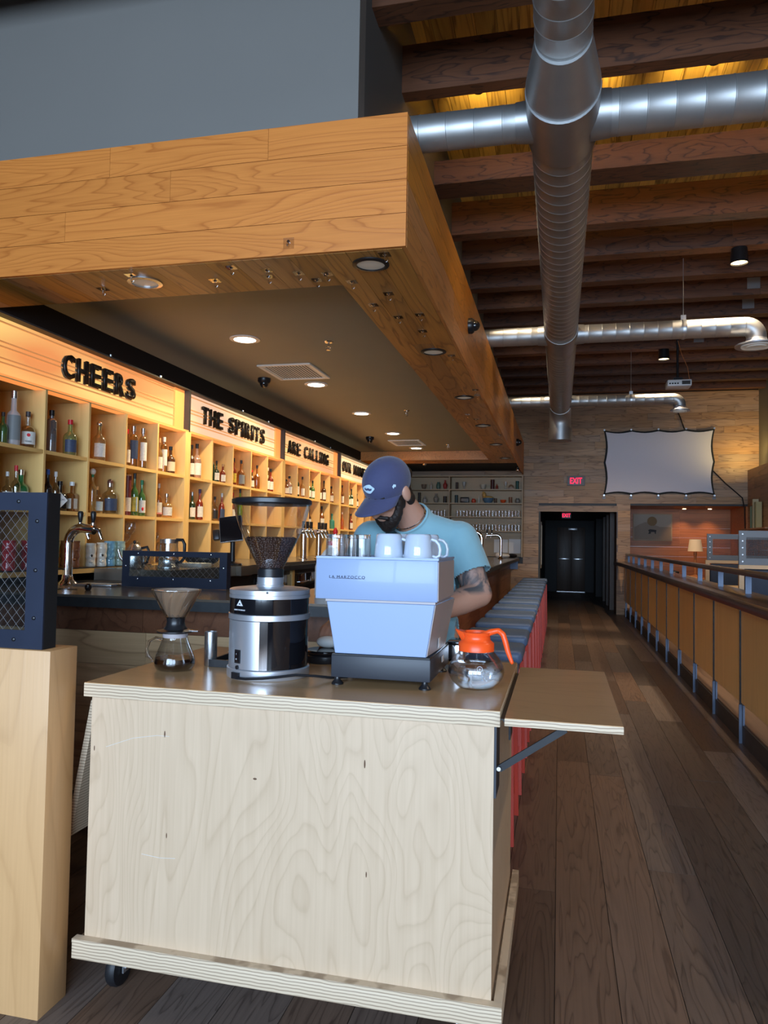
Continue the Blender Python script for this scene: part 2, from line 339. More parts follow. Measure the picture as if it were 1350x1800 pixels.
def tag(o, label=None, cat=None, group=None, kind=None):
    if label: o['label'] = label
    if cat: o['category'] = cat
    if group: o['group'] = group
    if kind: o['kind'] = kind
    return o
def woff(o):
    v = Vector((0,0,0))
    while o: v += o.location; o = o.parent
    return v
def obj(name, mb, mat, parent=None, smooth=True, bevel=0, seg=2, ang=40, subdiv=0):
    me = bpy.data.meshes.new(name); me.from_pydata(mb.v, [], mb.f); me.update()
    if bevel:
        bm = bmesh.new(); bm.from_mesh(me); bmesh.ops.remove_doubles(bm, verts=bm.verts, dist=1e-6)
        es = [e for e in bm.edges if e.is_manifold and e.calc_face_angle(0) > .5]
        bmesh.ops.bevel(bm, geom=es, offset=bevel, segments=seg, affect='EDGES', profile=.5, clamp_overlap=True)
        bm.to_mesh(me); bm.free()
    if mat: me.materials.append(mat)
    if smooth:
        me.shade_smooth(); me.set_sharp_from_angle(angle=math.radians(ang))
    o = bpy.data.objects.new(name, me); C.objects.link(o)
    if parent: o.parent = parent; o.location = -woff(parent)
    if subdiv:
        md = o.modifiers.new('s', 'SUBSURF'); md.levels = subdiv; md.render_levels = subdiv
    return o
def B(name, x0, x1, y0, y1, z0, z1, mat, parent=None, bevel=0, **k):
    return obj(name, MB().box(x0, x1, y0, y1, z0, z1), M[mat] if isinstance(mat, str) else mat, parent, smooth=bool(bevel), bevel=bevel, **k)
def plank(name, x0, x1, y0, y1, z0, z1, mat, parent):
    """board with its own centre, so grain differs from board to board"""
    c = Vector(((x0+x1)/2, (y0+y1)/2, (z0+z1)/2)); hx, hy, hz = (x1-x0)/2, (y1-y0)/2, (z1-z0)/2
    me = bpy.data.meshes.new(name); mb = MB().box(-hx, hx, -hy, hy, -hz, hz)
    me.from_pydata(mb.v, [], mb.f); me.materials.append(M[mat])
    o = bpy.data.objects.new(name, me); C.objects.link(o); o.parent = parent; o.location = c - woff(parent)
    return o
def thing(name, label, cat, loc=(0,0,0), group=None):
    o = bpy.data.objects.new(name, None); C.objects.link(o); o.location = loc; o.empty_display_size = .1
    return tag(o, label, cat, group)
def struct(o): o['kind'] = 'structure'; return o
def kids(o): return [c for c in bpy.data.objects if c.parent == o]
def dup(root, loc, label=None):
    r = root.copy(); C.objects.link(r); r.location = loc
    if label: r['label'] = label
    for ch in list(KIDS[root.name]):
        c = ch.copy(); C.objects.link(c); c.parent = r
        for g in list(KIDS.get(ch.name, [])):
            d = g.copy(); C.objects.link(d); d.parent = c
    return r
KIDS = {}
def index_kids(root):
    for o in [root] + kids(root): KIDS[o.name] = kids(o)
def text(name, s, height, M4, depth, mat, parent, bold=0, width=None, spacing=1.0, center=False):
    cu = bpy.data.curves.new(name, 'FONT'); cu.body = s; cu.size = 1; cu.offset = bold; cu.extrude = 0; cu.space_character = spacing; cu.resolution_u = 3
    o = bpy.data.objects.new(name, cu); C.objects.link(o)
    dg = bpy.context.evaluated_depsgraph_get(); me = bpy.data.meshes.new_from_object(o.evaluated_get(dg)); bpy.data.objects.remove(o)
    bm = bmesh.new(); bm.from_mesh(me)
    r = bmesh.ops.extrude_face_region(bm, geom=bm.faces[:])
    vs = [e for e in r['geom'] if isinstance(e, bmesh.types.BMVert)]
    for v in vs: v.co.z += 1
    xs = [v.co.x for v in bm.verts]; ys = [v.co.y for v in bm.verts]
    w0 = max(xs)-min(xs); h0 = max(ys)-min(ys); sy = height/h0; sx = (width/w0) if width else sy
    x0 = min(xs); y0 = min(ys)
    for v in bm.verts:
        v.co = M4 @ Vector(((v.co.x-x0)*sx - (w0*sx/2 if center else 0), (v.co.y-y0)*sy, v.co.z*depth))
    bmesh.ops.recalc_face_normals(bm, faces=bm.faces)
    bm.to_mesh(me); bm.free(); me.materials.clear(); me.materials.append(mat)
    o = bpy.data.objects.new(name, me); C.objects.link(o)
    if parent: o.parent = parent; o.location = -woff(parent)
    return o
def frameM(origin, ax, ay, az):
    return Matrix(((ax[0], ay[0], az[0], origin[0]), (ax[1], ay[1], az[1], origin[1]), (ax[2], ay[2], az[2], origin[2]), (0,0,0,1)))
def faceM(o): return frameM(o, (1,0,0), (0,0,1), (0,-1,0))       # faces -y
def sideM(o): return frameM(o, (0,1,0), (0,0,1), (1,0,0))        # faces +x
def fused(name, mb, mat, parent, voxel=.007, smooth=6, cut=None):
    """fuse overlapping volumes into one continuous skin"""
    me = bpy.data.meshes.new(name); me.from_pydata(mb.v, [], mb.f); me.update()
    o = bpy.data.objects.new(name, me); C.objects.link(o)
    md = o.modifiers.new('r', 'REMESH'); md.mode = 'VOXEL'; md.voxel_size = voxel
    if smooth:
        ms = o.modifiers.new('s', 'SMOOTH'); ms.iterations = smooth; ms.factor = .5
    dg = bpy.context.evaluated_depsgraph_get(); me2 = bpy.data.meshes.new_from_object(o.evaluated_get(dg))
    bpy.data.objects.remove(o)
    if cut:
        bm = bmesh.new(); bm.from_mesh(me2)
        bmesh.ops.delete(bm, geom=[f for f in bm.faces if cut(f.calc_center_median())], context='FACES')
        bm.to_mesh(me2); bm.free()
    me2.materials.clear(); me2.materials.append(mat); me2.shade_smooth()
    o = bpy.data.objects.new(name, me2); C.objects.link(o)
    if parent: o.parent = parent; o.location = -woff(parent)
    return o
# ------------------------------------------------------------------ floor
rnd = random.Random(3)
fl = B('floor', -3.5, 3.8, -5.1, 33, -.08, -.004, 'black'); struct(fl)
rowx = -3.45; r = 0
far_stuff = MB()
while rowx < 1.30:
    x1 = min(rowx + .1915, 1.30); y = -1.2 + rnd.random()*1.2
    plank('floor_plank', rowx+.0012, x1-.0012, -5.0, y-.001, -.02, 0, 'floor', fl)
    while y < 15.3:
        L = rnd.choice((1.5, 2.0, 2.4, 2.7, 3.0)); y1 = min(y+L, 15.3)
        plank('floor_plank', rowx+.0012, x1-.0012, y+.001, y1-.001, -.02, rnd.random()*.0006, 'floor', fl); y = y1
    if -.45 < rowx < 1.1:
        y = 15.3
        while y < 21.9:
            y1 = min(y+2.2, 22.0); plank('floor_plank', rowx+.0012, x1-.0012, y+.001, y1-.001, -.02, 0, 'floor', fl); y = y1
    rowx = x1
xq = 1.30
while xq < 3.49:
    xe = min(xq+.1915, 3.49)
    for a, b in ((-5.0, -2.6), (-2.6, -.4), (-.4, 1.7), (1.7, 2.995)): plank('floor_plank', xq+.0012, xe-.0012, a+.001, b-.001, -.02, 0, 'floor', fl)
    xq = xe
B('dining_platform', 1.275, 3.6, 3.0, 16.9, -.003, .14, 'step', fl)
B('platform_plinth', 1.262, 1.275, 3.0, 15.3, 0, .128, 'plinth', fl)

# ------------------------------------------------------------------ end wall with doorway and booth recess
YW = 15.3
ew = thing('wall_end', None, None); struct(ew)
def wallbox(n, x0, x1, z0, z1): B(n, x0, x1, YW+.02, YW+.14, z0, z1, 'plinth', ew)
wallbox('wall_core', -3.45, -.40, 0, 4.9); wallbox('wall_core', -.40, 1.12, 2.05, 4.9)
wallbox('wall_core', 1.12, 1.364, 0, 4.9); wallbox('wall_core', 1.364, 3.75, 2.165, 4.9)
holes = [(-.41, 1.106, -1, 2.15), (1.364, 3.508, -1, 2.165), (-3.2, -.72, 1.05, 2.75)]
z = 0
while z < 4.4:
    z1 = z + .1375; x = -3.42
    segs = [(-3.42, 3.75)]
    for hx0, hx1, hz0, hz1 in holes:
        if z1 - .02 > hz0 and z + .02 < hz1:
            ns = []
            for a, b in segs:
                if hx0 > a: ns.append((a, min(b, hx0)))
                if hx1 < b: ns.append((max(a, hx1), b))
                if hx0 <= a and hx1 >= b: pass
            segs = [q for q in ns if q[1]-q[0] > .02]
    for a, b in segs:
        x = a
        while x < b - .01:
            L = rnd.choice((.5, .8, 1.1, 1.5, 1.9)); xe = b if x+L > b-.3 else x+L
            d = rnd.random()*.004
            plank('wall_plank', x+.001, xe-.001, YW-.004-d, YW+.018, z+.0012, z1-.0012, 'wallwood', ew); x = xe
    z = z1
plank('door_header_board', -.43, 1.125, YW-.012, YW+.02, 2.032, 2.15, 'wallwood', ew)
plank('door_reveal', -.41, -.377, YW-.01, YW+.5, 0, 2.032, 'graydark', ew)
plank('door_reveal', 1.106, 1.128, YW-.006, YW+.5, 0, 2.032, 'hallwood', ew)
# ------------------------------------------------------------------ hallway behind the doorway
hl = thing('wall_hallway', None, None); struct(hl)
B('hall_side', -.56, -.40, YW+.14, 22.2, 0, 2.3, 'hall', hl)
B('hall_side', 1.14, 1.30, YW+.14, 22.2, 0, 2.3, 'hall', hl)
B('hall_ceiling', -.56, 1.30, YW+.14, 22.2, 2.06, 2.3, 'black', hl)
B('hall_end', -.56, 1.30, 22.0, 22.2, 0, 2.3, 'hall', hl)
for yy in (16.4, 17.6, 18.9): B('hall_pilaster', 1.05, 1.14, yy, yy+.35, 0, 2.06, 'hallwood', hl)
B('hall_pilaster', .95, 1.14, 20.4, 21.4, 0, 2.06, 'hall', hl)
B('hall_mirror_frame', -.40, -.375, 16.2, 16.9, .85, 1.85, 'blond', hl)
B('hall_mirror', -.376, -.372, 16.27, 16.83, .92, 1.78, 'lens_faint_glow', hl)
dr = thing('door_1', None, None); struct(dr)
for x0, x1 in ((-.06, .34), (.345, .72)):
    B('door_leaf', x0, x1, 21.93, 21.98, .02, 1.86, 'hallwood', dr, bevel=.004)
    B('push_bar', x0+.05, x1-.05, 21.88, 21.92, .93, .97, 'steel', dr, bevel=.004)
B('door_closer', .25, .5, 21.86, 21.92, 1.78, 1.84, 'zinc', dr, bevel=.004)
B('door_sill', -.06, .72, 21.9, 21.99, 0, .02, 'zinc', dr)
# ------------------------------------------------------------------ booth recess, right and left walls
rc = thing('wall_recess', None, None); struct(rc)
z = 0.14
while z < 2.16:
    z1 = min(z+.2025, 2.165)
    plank('recess_board', 1.364, 2.5, 16.8, 16.86, z+.001, z1-.001, 'redwood', rc)
    plank('recess_board', 2.502, 3.6, 16.8, 16.86, z+.001, z1-.001, 'redwood', rc); z = z1
plank('recess_side', 3.508, 3.58, 15.44, 16.8, .14, 2.165, 'redwood', rc)
plank('recess_side', 1.30, 1.364, 15.44, 16.8, 0, 2.165, 'redwood', rc)
plank('recess_ceiling', 1.30, 3.58, 15.44, 16.86, 2.165, 2.22, 'redwood', rc)
wr = thing('wall_right', None, None); struct(wr)
z = 0
while z < 2.84:
    z1 = min(z+.19, 2.85); y = -5
    while y < 15.3:
        ye = min(y+rnd.choice((1.8, 2.6, 3.3)), 15.3)
        plank('wall_board', 3.5, 3.56, y+.001, ye-.001, z+.001, z1-.001, 'wallside', wr); y = ye
    z = z1
B('wall_upper', 3.70, 3.8, -5, 15.35, 2.7, 5, 'graywall', wr)
B('wall_ledge', 3.56, 3.70, -5, 15.3, 2.70, 2.76, 'graydark', wr)
wl = B('wall_left', -3.52, -3.42, -5, 15.4, 0, 5, 'blackwall'); struct(wl)
wf = thing('wall_front', None, None); struct(wf)
B('sill_wall', -3.5, 3.8, -5.12, -5.0, 0, .6, 'graywall', wf); B('head_wall', -3.5, 3.8, -5.12, -5.0, 3.7, 5.1, 'graywall', wf)
for x0, x1 in ((-3.5, -3.40), (-1.30, -1.15), (.95, 1.10), (3.2, 3.8)): B('mullion', x0, x1, -5.12, -5.0, .6, 3.7, 'plinth', wf)

# ------------------------------------------------------------------ roof: deck boards on dark beams
ce = B('ceiling', -3.6, 3.9, -5.1, 15.5, 5.06, 5.16, 'black'); struct(ce)
x = -1.05
while x < 3.7:
    plank('roof_board', x+.002, x+.148, 2.0, 8.6, 5.0, 5.04, 'deck', ce)
    plank('roof_board', x+.002, x+.148, 8.602, 15.3, 5.0, 5.04, 'deck', ce); x += .15
beams = [(-3.94+.78*k, .16, .32) for k in range(11)] + [(4.66, .11, .32), (5.30, .05, .06), (5.95, .27, .20)] + [(6.98+.78*k, .16, .32) for k in range(11)]
for yb, bt, bh in beams:
    xl = -1.04 if yb > 3.6 else -3.42; z0 = 4.35 if bh > .1 else 4.50
    xj = 1.1 + 1.3*rnd.random()
    plank('roof_beam', xl, xj-.001, yb, yb+bt, z0, z0+bh, 'beam', ce); plank('roof_beam', xj+.001, 3.7, yb, yb+bt, z0, z0+bh, 'beam', ce)
# dark junction boxes and brackets on the beams
for bx, by in ((2.2, 9.32), (2.32, 10.10), (2.1, 10.88), (2.0, 11.66)):
    B('beam_plate', bx-.07, bx+.07, by-.012, by-.002, 4.42, 4.55, 'signbody', ce)
# grey clerestory box above the bar canopy
wb = thing('wall_bulkhead', None, None); struct(wb)
B('bulkhead_front', -3.42, -1.04, 3.62, 3.74, 3.36, 5.05, 'graywall', wb)
B('bulkhead_side', -1.12, -1.04, 3.74, 15.3, 3.36, 5.05, 'graydark', wb)

# ------------------------------------------------------------------ canopy over the bar
cn = thing('bar_canopy', 'wide oak-clad canopy with grey inset ceiling hanging over the bar', 'canopy')
zs = [2.78, 2.943, 3.106, 3.269, 3.432]; YF = 3.37
joints = {3: [-2.324, -1.431], 2: [-1.967], 1: [-2.583], 0: []}
for i in range(4):
    xs = [-3.42] + joints[i] + [-.7205]
    for a, b in zip(xs, xs[1:]): plank('fascia_board', a+.0008, b-.0008, YF, YF+.022, zs[i]+.0012, zs[i+1]-.0012, 'fascia', cn)
    y = YF+.022
    while y < YW-.02:
        ye = min(y + rnd.choice((1.6, 2.2, 2.8, 3.4)), YW-.02)
        if YW-.02-ye < .5: ye = YW-.02
        plank('fascia_board', -.742, -.72, y+.0008, ye-.0008, zs[i]+.0012, zs[i+1]-.0012, 'fascia_side', cn); y = ye
for i in range(3):
    x0 = -1.17+.1427*i; y = YF+.024
    while y < 13.0:
        ye = min(y + rnd.choice((1.2, 1.7, 2.3, 2.9)), 13.02)
        if 13.02-ye < .4: ye = 13.02
        plank('soffit_board', x0+.001, x0+.1417, y+.0008, ye-.0008, 2.78, 2.80, 'soffit', cn); y = ye
x = -1.17
while x > -3.4:
    plank('soffit_board', max(x-.1517, -3.42)+.001, x-.0008, YF+.024, 3.83, 2.78, 2.80, 'soffit', cn); x -= .1517
B('canopy_core', -3.41, -.745, YF+.024, 3.815, 2.802, 3.40, 'plinth', cn)
B('canopy_core', -1.155, -.745, 3.815, 13.0, 2.802, 3.40, 'plinth', cn)
B('ceiling_panel', -3.41, -1.156, 3.82, 12.45, 2.935, 2.96, 'canopyceil', cn)
plank('soffit_board', -3.41, -1.172, 12.45, 12.47, 2.78, 2.932, 'fascia_side', cn)
for k in range(4): plank('soffit_board', -3.41, -1.172, 12.472+.137*k, 12.607+.137*k, 2.78, 2.80, 'soffit', cn)
B('canopy_core', -3.41, -1.16, 12.475, 13.0, 2.802, 3.4, 'plinth', cn)
B('dark_recess', -3.41, -.745, 13.03, YW-.02, 2.86, 3.4, 'black', cn)
B('black_gap_panel', -3.418, -3.405, 3.82, 12.5, 2.2, 2.935, 'blackwall', cn)

# canopy fittings ------------------------------------------------------------------
ORD = ['first', 'second', 'third', 'fourth', 'fifth', 'sixth', 'seventh', 'eighth', 'ninth', 'tenth', 'eleventh', 'twelfth', 'thirteenth', 'fourteenth', 'fifteenth', 'sixteenth', 'seventeenth', 'eighteenth', 'nineteenth', 'twentieth']
ords = ['nearest', 'second', 'third', 'fourth', 'fifth', 'sixth', 'seventh']
for k in range(5):
    x, y = -2.4+.017*k, 5.283+1.733*k*.972
    t = thing('ceiling_downlight', 'lit round downlight, %s from camera in the grey canopy ceiling' % ords[k], 'ceiling light', (x, y, 2.935), 'lit canopy downlights')
    obj('trim_ring', MB().lathe([(.085,0),(.118,0),(.118,-.006),(.085,-.008),(.085,0)], (x,y,2.9345), 32, cap=False), M['white'], t)
    obj('light_lens', MB().cyl((x,y,2.928), .0845, .005, 32), M['white_emit'], t)
    l = spot('downlight_lamp', (x, y, 2.91), 42, (1, .80, .55), 2.4, .8, rad=.08); l.rotation_euler = (0,0,0)
    l2 = spot('shelf_fill_spot', (x-.01, y, 2.915), 120, (1, .74, .40), 1.9, .9, target=(-3.15, y, 1.7), rad=.07)  # added spot without its own fitting, brightens the bottle shelves
for k, (x, y) in enumerate([(-2.23,3.586), (-.94,3.56), (-.913,5.31), (-.904,7.05), (-.90,8.80), (-.887,10.52), (-.88,12.24)]):
    lb = ['unlit recessed lamp with silver rim in the front soffit, left', 'unlit recessed lamp with black rim at the canopy corner'] + ['unlit recessed lamp in side soffit, %s beyond the canopy corner' % n for n in ('first', 'second', 'third', 'fourth', 'fifth')]
    t = thing('soffit_lamp', lb[k], 'ceiling light', (x, y, 2.78), 'unlit soffit lamps')
    obj('trim_ring', MB().lathe([(.072,0),(.094,0),(.094,-.006),(.072,-.010),(.072,0)], (x,y,2.7795), 32, cap=False), M['steel' if k == 0 else 'plastic'], t)
    obj('light_lens', MB().lathe([(.0715,0),(.0715,-.003),(.03,-.006)], (x,y,2.7795), 28), M['lens_faint_glow'], t)
for k, (x, y) in enumerate([(-2.80, 6.63), (-2.78, 10.67)]):
    t = thing('dome_camera', 'black dome camera on canopy ceiling, ' + ('nearer the viewer by the large vent' if k == 0 else 'farther one near the small vent'), 'security camera', (x, y, 2.935))
    obj('camera_base', MB().lathe([(.062,0),(.062,-.03),(.05,-.045)], (x,y,2.935), 24), M['plastic'], t)
    obj('camera_dome', MB().ell((x,y,2.888), (.042,.042,.045)), M['domecam'], t)
for k, (y, z) in enumerate([(5.83, 3.11), (12.64, 3.09)]):
    x = -.72
    t = thing('dome_camera', 'black dome camera on the canopy side, ' + ('nearer one beside the big duct' if k == 0 else 'far one by the end wall'), 'security camera', (x, y, z))
    obj('camera_base', MB().lathe([(.062,0),(.062,.03),(.05,.045)], (x,y,z), 24, axis='x'), M['plastic'], t)
    obj('camera_dome', MB().ell((x+.047,y,z), (.045,.042,.042)), M['domecam'], t)
for k, (x, y) in enumerate([(-2.42, 13.3), (-.80, 14.6)]):
    t = thing('dome_camera', 'small dome camera under canopy end, ' + ('above the far display shelf' if k == 0 else 'at the right corner by the planked wall'), 'security camera', (x, y, 2.86))
    obj('camera_base', MB().lathe([(.05,.002),(.05,-.03),(.045,-.04)], (x,y,2.858), 20), M['plastic'], t)
    obj('camera_dome', MB().ell((x,y,2.812), (.04,.04,.042), 14, 8), M['chrome'], t)
for k, (x, y) in enumerate([(-1.775,5.47), (-1.777,8.53), (-1.74,11.64)]):
    t = thing('sprinkler_head', 'chrome sprinkler head in grey canopy ceiling, %s from camera' % ords[k], 'sprinkler', (x, y, 2.935))
    obj('escutcheon', MB().lathe([(.036,0),(.03,-.008)], (x,y,2.9348), 18), M['chrome'], t)
    obj('sprinkler_body', MB().cyl((x,y,2.895), .009, .034, 10).tube([(x-.012,y,2.90),(x-.016,y,2.885),(x,y,2.872),(x+.016,y,2.885),(x+.012,y,2.90)], .003, 6).cyl((x,y,2.868), .018, .003, 12), M['chrome'], t)
for k, (x0, x1, y0, y1) in enumerate([(-2.65,-2.15,6.10,6.69), (-2.59,-2.10,11.03,11.64)]):
    t = thing('ceiling_vent', 'square louvred air vent in canopy ceiling, ' + ('nearer one beside the dome camera' if k == 0 else 'far one between the last downlights'), 'vent', ((x0+x1)/2, (y0+y1)/2, 2.935))
    m = MB(); f = .035
    for q in ((x0,x1,y0,y0+f),(x0,x1,y1-f,y1),(x0,x0+f,y0+f,y1-f),(x1-f,x1,y0+f,y1-f)): m.box(*q, 2.921, 2.934)
    obj('vent_frame', m, M['lens_faint_glow'], t, smooth=False)
    B('vent_backing', x0+f, x1-f, y0+f, y1-f, 2.931, 2.934, 'plinth', t)
    n = 15
    for i in range(n):
        xx = x0+f+(x1-x0-2*f)*(i+.5)/n
        obj('slat', MB().hexa([(xx-.007,y0+f,2.926),(xx+.001,y0+f,2.926),(xx+.001,y1-f,2.926),(xx-.007,y1-f,2.926),(xx-.006,y0+f,2.9305),(xx+.002,y0+f,2.9305),(xx+.002,y1-f,2.9305),(xx-.006,y1-f,2.9305)]), M['lens_faint_glow'], t, smooth=False)
# clear adhesive hooks
hk = None
hooks = [(-2.246,3.477),(-2.531,3.643),(-1.834,3.633),(-1.664,3.47),(-1.496,3.543),(-1.522,3.63),(-1.345,3.612),(-1.283,3.727),(-1.2,3.65),(-1.105,3.79),(-.842,3.45),(-.952,4.011),(-1.087,4.191),(-.849,4.424),(-.896,4.779),(-.80,5.45),(-.99,4.45),(-.76,6.722),(-.77,6.98),(-.99,8.009),(-.93,8.337),(-.76,9.583)]
fr = 0
for k, (x, y) in enumerate(hooks):
    front = y < 3.85
    rank = sorted([h for h in hooks if (h[1] < 3.85) == front], key=lambda h: h[0] if front else h[1]).index((x, y)) + 1
    lb = ('%s clear adhesive hook from the left under the front soffit' if front else '%s clear adhesive hook along the side soffit counted from the canopy corner') % ORD[rank-1]
    gp = 'adhesive hooks under the front soffit' if front else 'adhesive hooks under the side soffit'
    if hk is None:
        hk = thing('ceiling_hook', lb, 'hook', (x, y, 2.78), gp)
        B('adhesive_plate', x-.028, x+.028, y-.028, y+.028, 2.7775, 2.7795, 'glass', hk)
        obj('hook_wire', MB().lathe([(.011,0),(.005,-.006)], (x,y,2.7775), 10).tube([(x,y,2.772),(x,y,2.752),(x+.004,y,2.742),(x+.012,y,2.742),(x+.016,y,2.75)], .0022, 6), M['chrome'], hk)
        index_kids(hk)
    else:
        h = dup(hk, (x, y, 2.78), lb); h['group'] = gp
hs = thing('ceiling_hook', 'lone clear adhesive hook on the face of the front fascia', 'hook', (-1.31, YF, 2.83))
B('adhesive_plate', -1.338, -1.282, YF-.003, YF-.0008, 2.81, 2.866, 'glass', hs)
obj('hook_wire', MB().cyl((-1.31,YF-.009,2.845), .008, .006, 10, 'y').tube([(-1.31,YF-.008,2.845),(-1.31,YF-.012,2.825),(-1.31,YF-.02,2.818),(-1.31,YF-.026,2.828)], .0022, 6), M['chrome'], hs)

# ------------------------------------------------------------------ spiral duct
ZD = 3.6
dt = thing('air_duct', 'long galvanised spiral air duct with three pairs of side branches', 'duct', (0, 3.6, ZD))
def pipe(name, p0, p1, r, mat='duct', ribs=.12):
    p0, p1 = Vector(p0), Vector(p1); L = (p1-p0).length
    prof = []; n = max(1, int(L/ribs)) if ribs else 1; st = L/n
    for i in range(n):
        s = i*st; prof += [(r, s), (r, s+st-.010), (r+.0022, s+st-.007), (r+.0022, s+st-.004)]
    prof.append((r, L))
    axis = 'y' if abs((p1-p0).normalized().y) > .9 else 'x'
    return obj(name, MB().lathe(prof, p0, 40, axis=axis), M[mat], dt, ang=30)
pipe('main_pipe', (0,-4.9,ZD+.03), (0,3.25,ZD+.03), .125)
obj('reducer', MB().lathe([(.125,0),(.130,.03),(.175,.30),(.180,.33),(.180,.36)], (0,3.25,ZD+.01), 40, axis='y'), M['duct'], dt, ang=50)
obj('junction_collar', MB().lathe([(.183,0),(.183,.42),(.178,.44)], (0,3.60,ZD), 40, axis='y'), M['duct_dark'], dt)
pipe('main_pipe', (0,4.04,ZD), (0,7.72,ZD), .166)
obj('junction_collar', MB().lathe([(.172,0),(.175,.02),(.175,.50),(.170,.52)], (0,7.72,ZD), 40, axis='y'), M['duct_dark'], dt)
pipe('main_pipe', (0,8.24,ZD), (0,12.0,ZD), .166)
# down-turned end
ringpts = [(0, 12.0 + .30*math.sin(a), ZD - .30*(1-math.cos(a))) for a in [i*PI/2/10 for i in range(11)]]
obj('elbow', MB().tube([(0,11.95,ZD)] + ringpts + [(0,12.3,ZD-.36)], .172, 32), M['duct'], dt, ang=60)
obj('end_collar', MB().cyl((0,12.3,ZD-.54), .19, .20, 32), M['duct_dark'], dt)
for (yy, r, xl, xr, rib) in ((3.87, .112, -1.04, 3.65, .13), (7.98, .095, -1.04, 1.80, .13), (11.76, .082, -1.04, 1.66, .13)):
    pipe('branch_pipe', (xl,yy,ZD), (-.15,yy,ZD), r if yy > 4 else .095, ribs=rib); pipe('branch_pipe', (.15,yy,ZD), (xr,yy,ZD), r, ribs=rib)
    for s, rr in ((-1, r if yy > 4 else .095), (1, r)):
        obj('branch_collar', MB().lathe([(rr+.012,0),(rr+.004,.10)] if s > 0 else [(rr+.004,0),(rr+.012,.10)], (.14 if s > 0 else -.24, yy, ZD), 32, axis='x'), M['duct_dark'], dt)
for yy, r, xr, rd in ((7.98, .095, 1.80, .20), (11.76, .082, 1.66, .14)):
    k = r*1.15
    pts = [(xr + k*math.sin(a), yy, ZD - k*(1-math.cos(a))) for a in [i*PI/2/8 for i in range(9)]]
    obj('elbow', MB().tube([(xr-.02,yy,ZD)] + pts + [(xr+k,yy,ZD-k-.03)], r, 28), M['duct'], dt, ang=15)
    df = obj('diffuser', MB().lathe([(r,.03),(r+.01,0),(rd,-.03),(rd,-.045),(rd-.02,-.045),(r*.8,-.01)], (xr+k,yy,ZD-k-.05), 36), M['alu'], dt)
    obj('diffuser_cone', MB().lathe([(rd*.72,-.04),(rd*.72,-.052),(rd*.55,-.03),(rd*.45,-.045),(rd*.45,-.058),(rd*.2,-.04),(.01,-.05)], (xr+k,yy,ZD-k-.05), 36), M['lens_faint_glow'], df)
for xx, yy, r in ((1.22, 7.98, .095), (1.05, 11.76, .082)):
    obj('hanger', MB().lathe([(r+.007,-.012),(r+.007,.012)], (xx,yy,ZD), 28, axis='x', cap=False).tube([(xx,yy,ZD+r),(xx,yy,4.34)], .004, 6).box(xx-.025,xx+.025,yy-.02,yy+.02,ZD+r,ZD+r+.05), M['zinc'], dt)

# spotlight, projector ------------------------------------------------------------------
def cylspot(x, y, lab, z=4.35):
    t = thing('ceiling_spotlight_or_fill', lab, 'ceiling light', (x, y, z))
    obj('housing', MB().lathe([(.075,0),(.085,-.15),(.078,-.15),(.07,-.06)], (x,y,z), 28), M['plastic'], t)
    obj('light_lens', MB().cyl((x,y,z-.135), .0765, .004, 28), M['warm_emit'], t)
cylspot(1.72, 7.84, 'black cylinder spotlight with glowing lens under the beams, nearer right', 4.35)
cylspot(1.52, 11.74, 'black cylinder spotlight under the beams above the projector', 4.35)
pj = thing('projector', 'white projector hanging on a black pole in front of the screen', 'projector', (1.62, 11.1, 3.66))
B('projector_body', 1.47, 1.79, 10.95, 11.22, 3.63, 3.72, 'white', pj, bevel=.012)
B('port_panel', 1.66, 1.77, 10.944, 10.951, 3.65, 3.70, 'plinth', pj)
for k in range(4): B('port', 1.49+.035*k, 1.512+.035*k, 10.944, 10.951, 3.655, 3.675, 'plastic', pj)
obj('pole', MB().cyl((1.62,11.08,3.76), .018, .60, 12).box(1.56,1.68,11.02,11.14,3.72,3.765), M['plastic'], pj)
obj('cable', MB().tube([(1.62,11.06,4.3),(1.67,11.05,4.1),(1.74,11.0,3.9),(1.76,10.96,3.72)], .005, 6), M['redwood'], pj)
tag(obj('cable', MB().tube([(2.15,YW-.03,4.2),(2.28,YW-.03,3.9),(2.36,YW-.03,3.66)], .012, 6), M['plastic']), 'dark cable running from the roof down to the screen top', 'cable')
tag(obj('cable', MB().tube([(2.88,YW-.03,2.84),(3.1,YW-.03,2.6),(3.40,YW-.03,2.32),(3.44,YW-.03,2.1),(3.45,YW-.03,1.5)], .012, 6), M['plastic']), 'dark cable drooping from the screen right edge down the wall', 'cable')
# ------------------------------------------------------------------ screen on end wall
sc_ = thing('projection_screen', 'wide pale grey projection screen with black border on the end wall', 'screen', (1.87, YW-.05, 2.4))
def curvebox(y0, y1, x0, x1, z0, z1, sag, nx=24):
    top = []; bot = []
    for i in range(nx+1):
        t = i/nx; s = abs(math.sin(t*PI*4))
        top.append((x0+(x1-x0)*t, z1 - sag*s)); bot.append((x0+(x1-x0)*t, z0 + sag*s))
    lf = []; rt = []
    for i in range(1, 12):
        t = i/12; s = math.sin(t*PI*2); s = abs(s)
        rt.append((x1 - sag*1.2*s, z1-(z1-z0)*t)); lf.append((x0 + sag*1.2*s, z0+(z1-z0)*t))
    return top, rt, bot[::-1], lf
t4, r4, b4, l4 = curvebox(0, 0, .85, 2.91, 2.37, 3.66, .035)
poly = t4 + r4 + b4 + l4
poly = poly[::-1]
obj('screen_border', MB().prism([(x, z) for x, z in poly], .012, frameM((0,YW-.040,0),(1,0,0),(0,0,1),(0,-1,0))), M['screenblack'], sc_, smooth=False)
cx_, cz_ = 1.88, 3.015
inner = [(cx_+(x-cx_)*.965, cz_+(z-cz_)*.945) for x, z in poly]
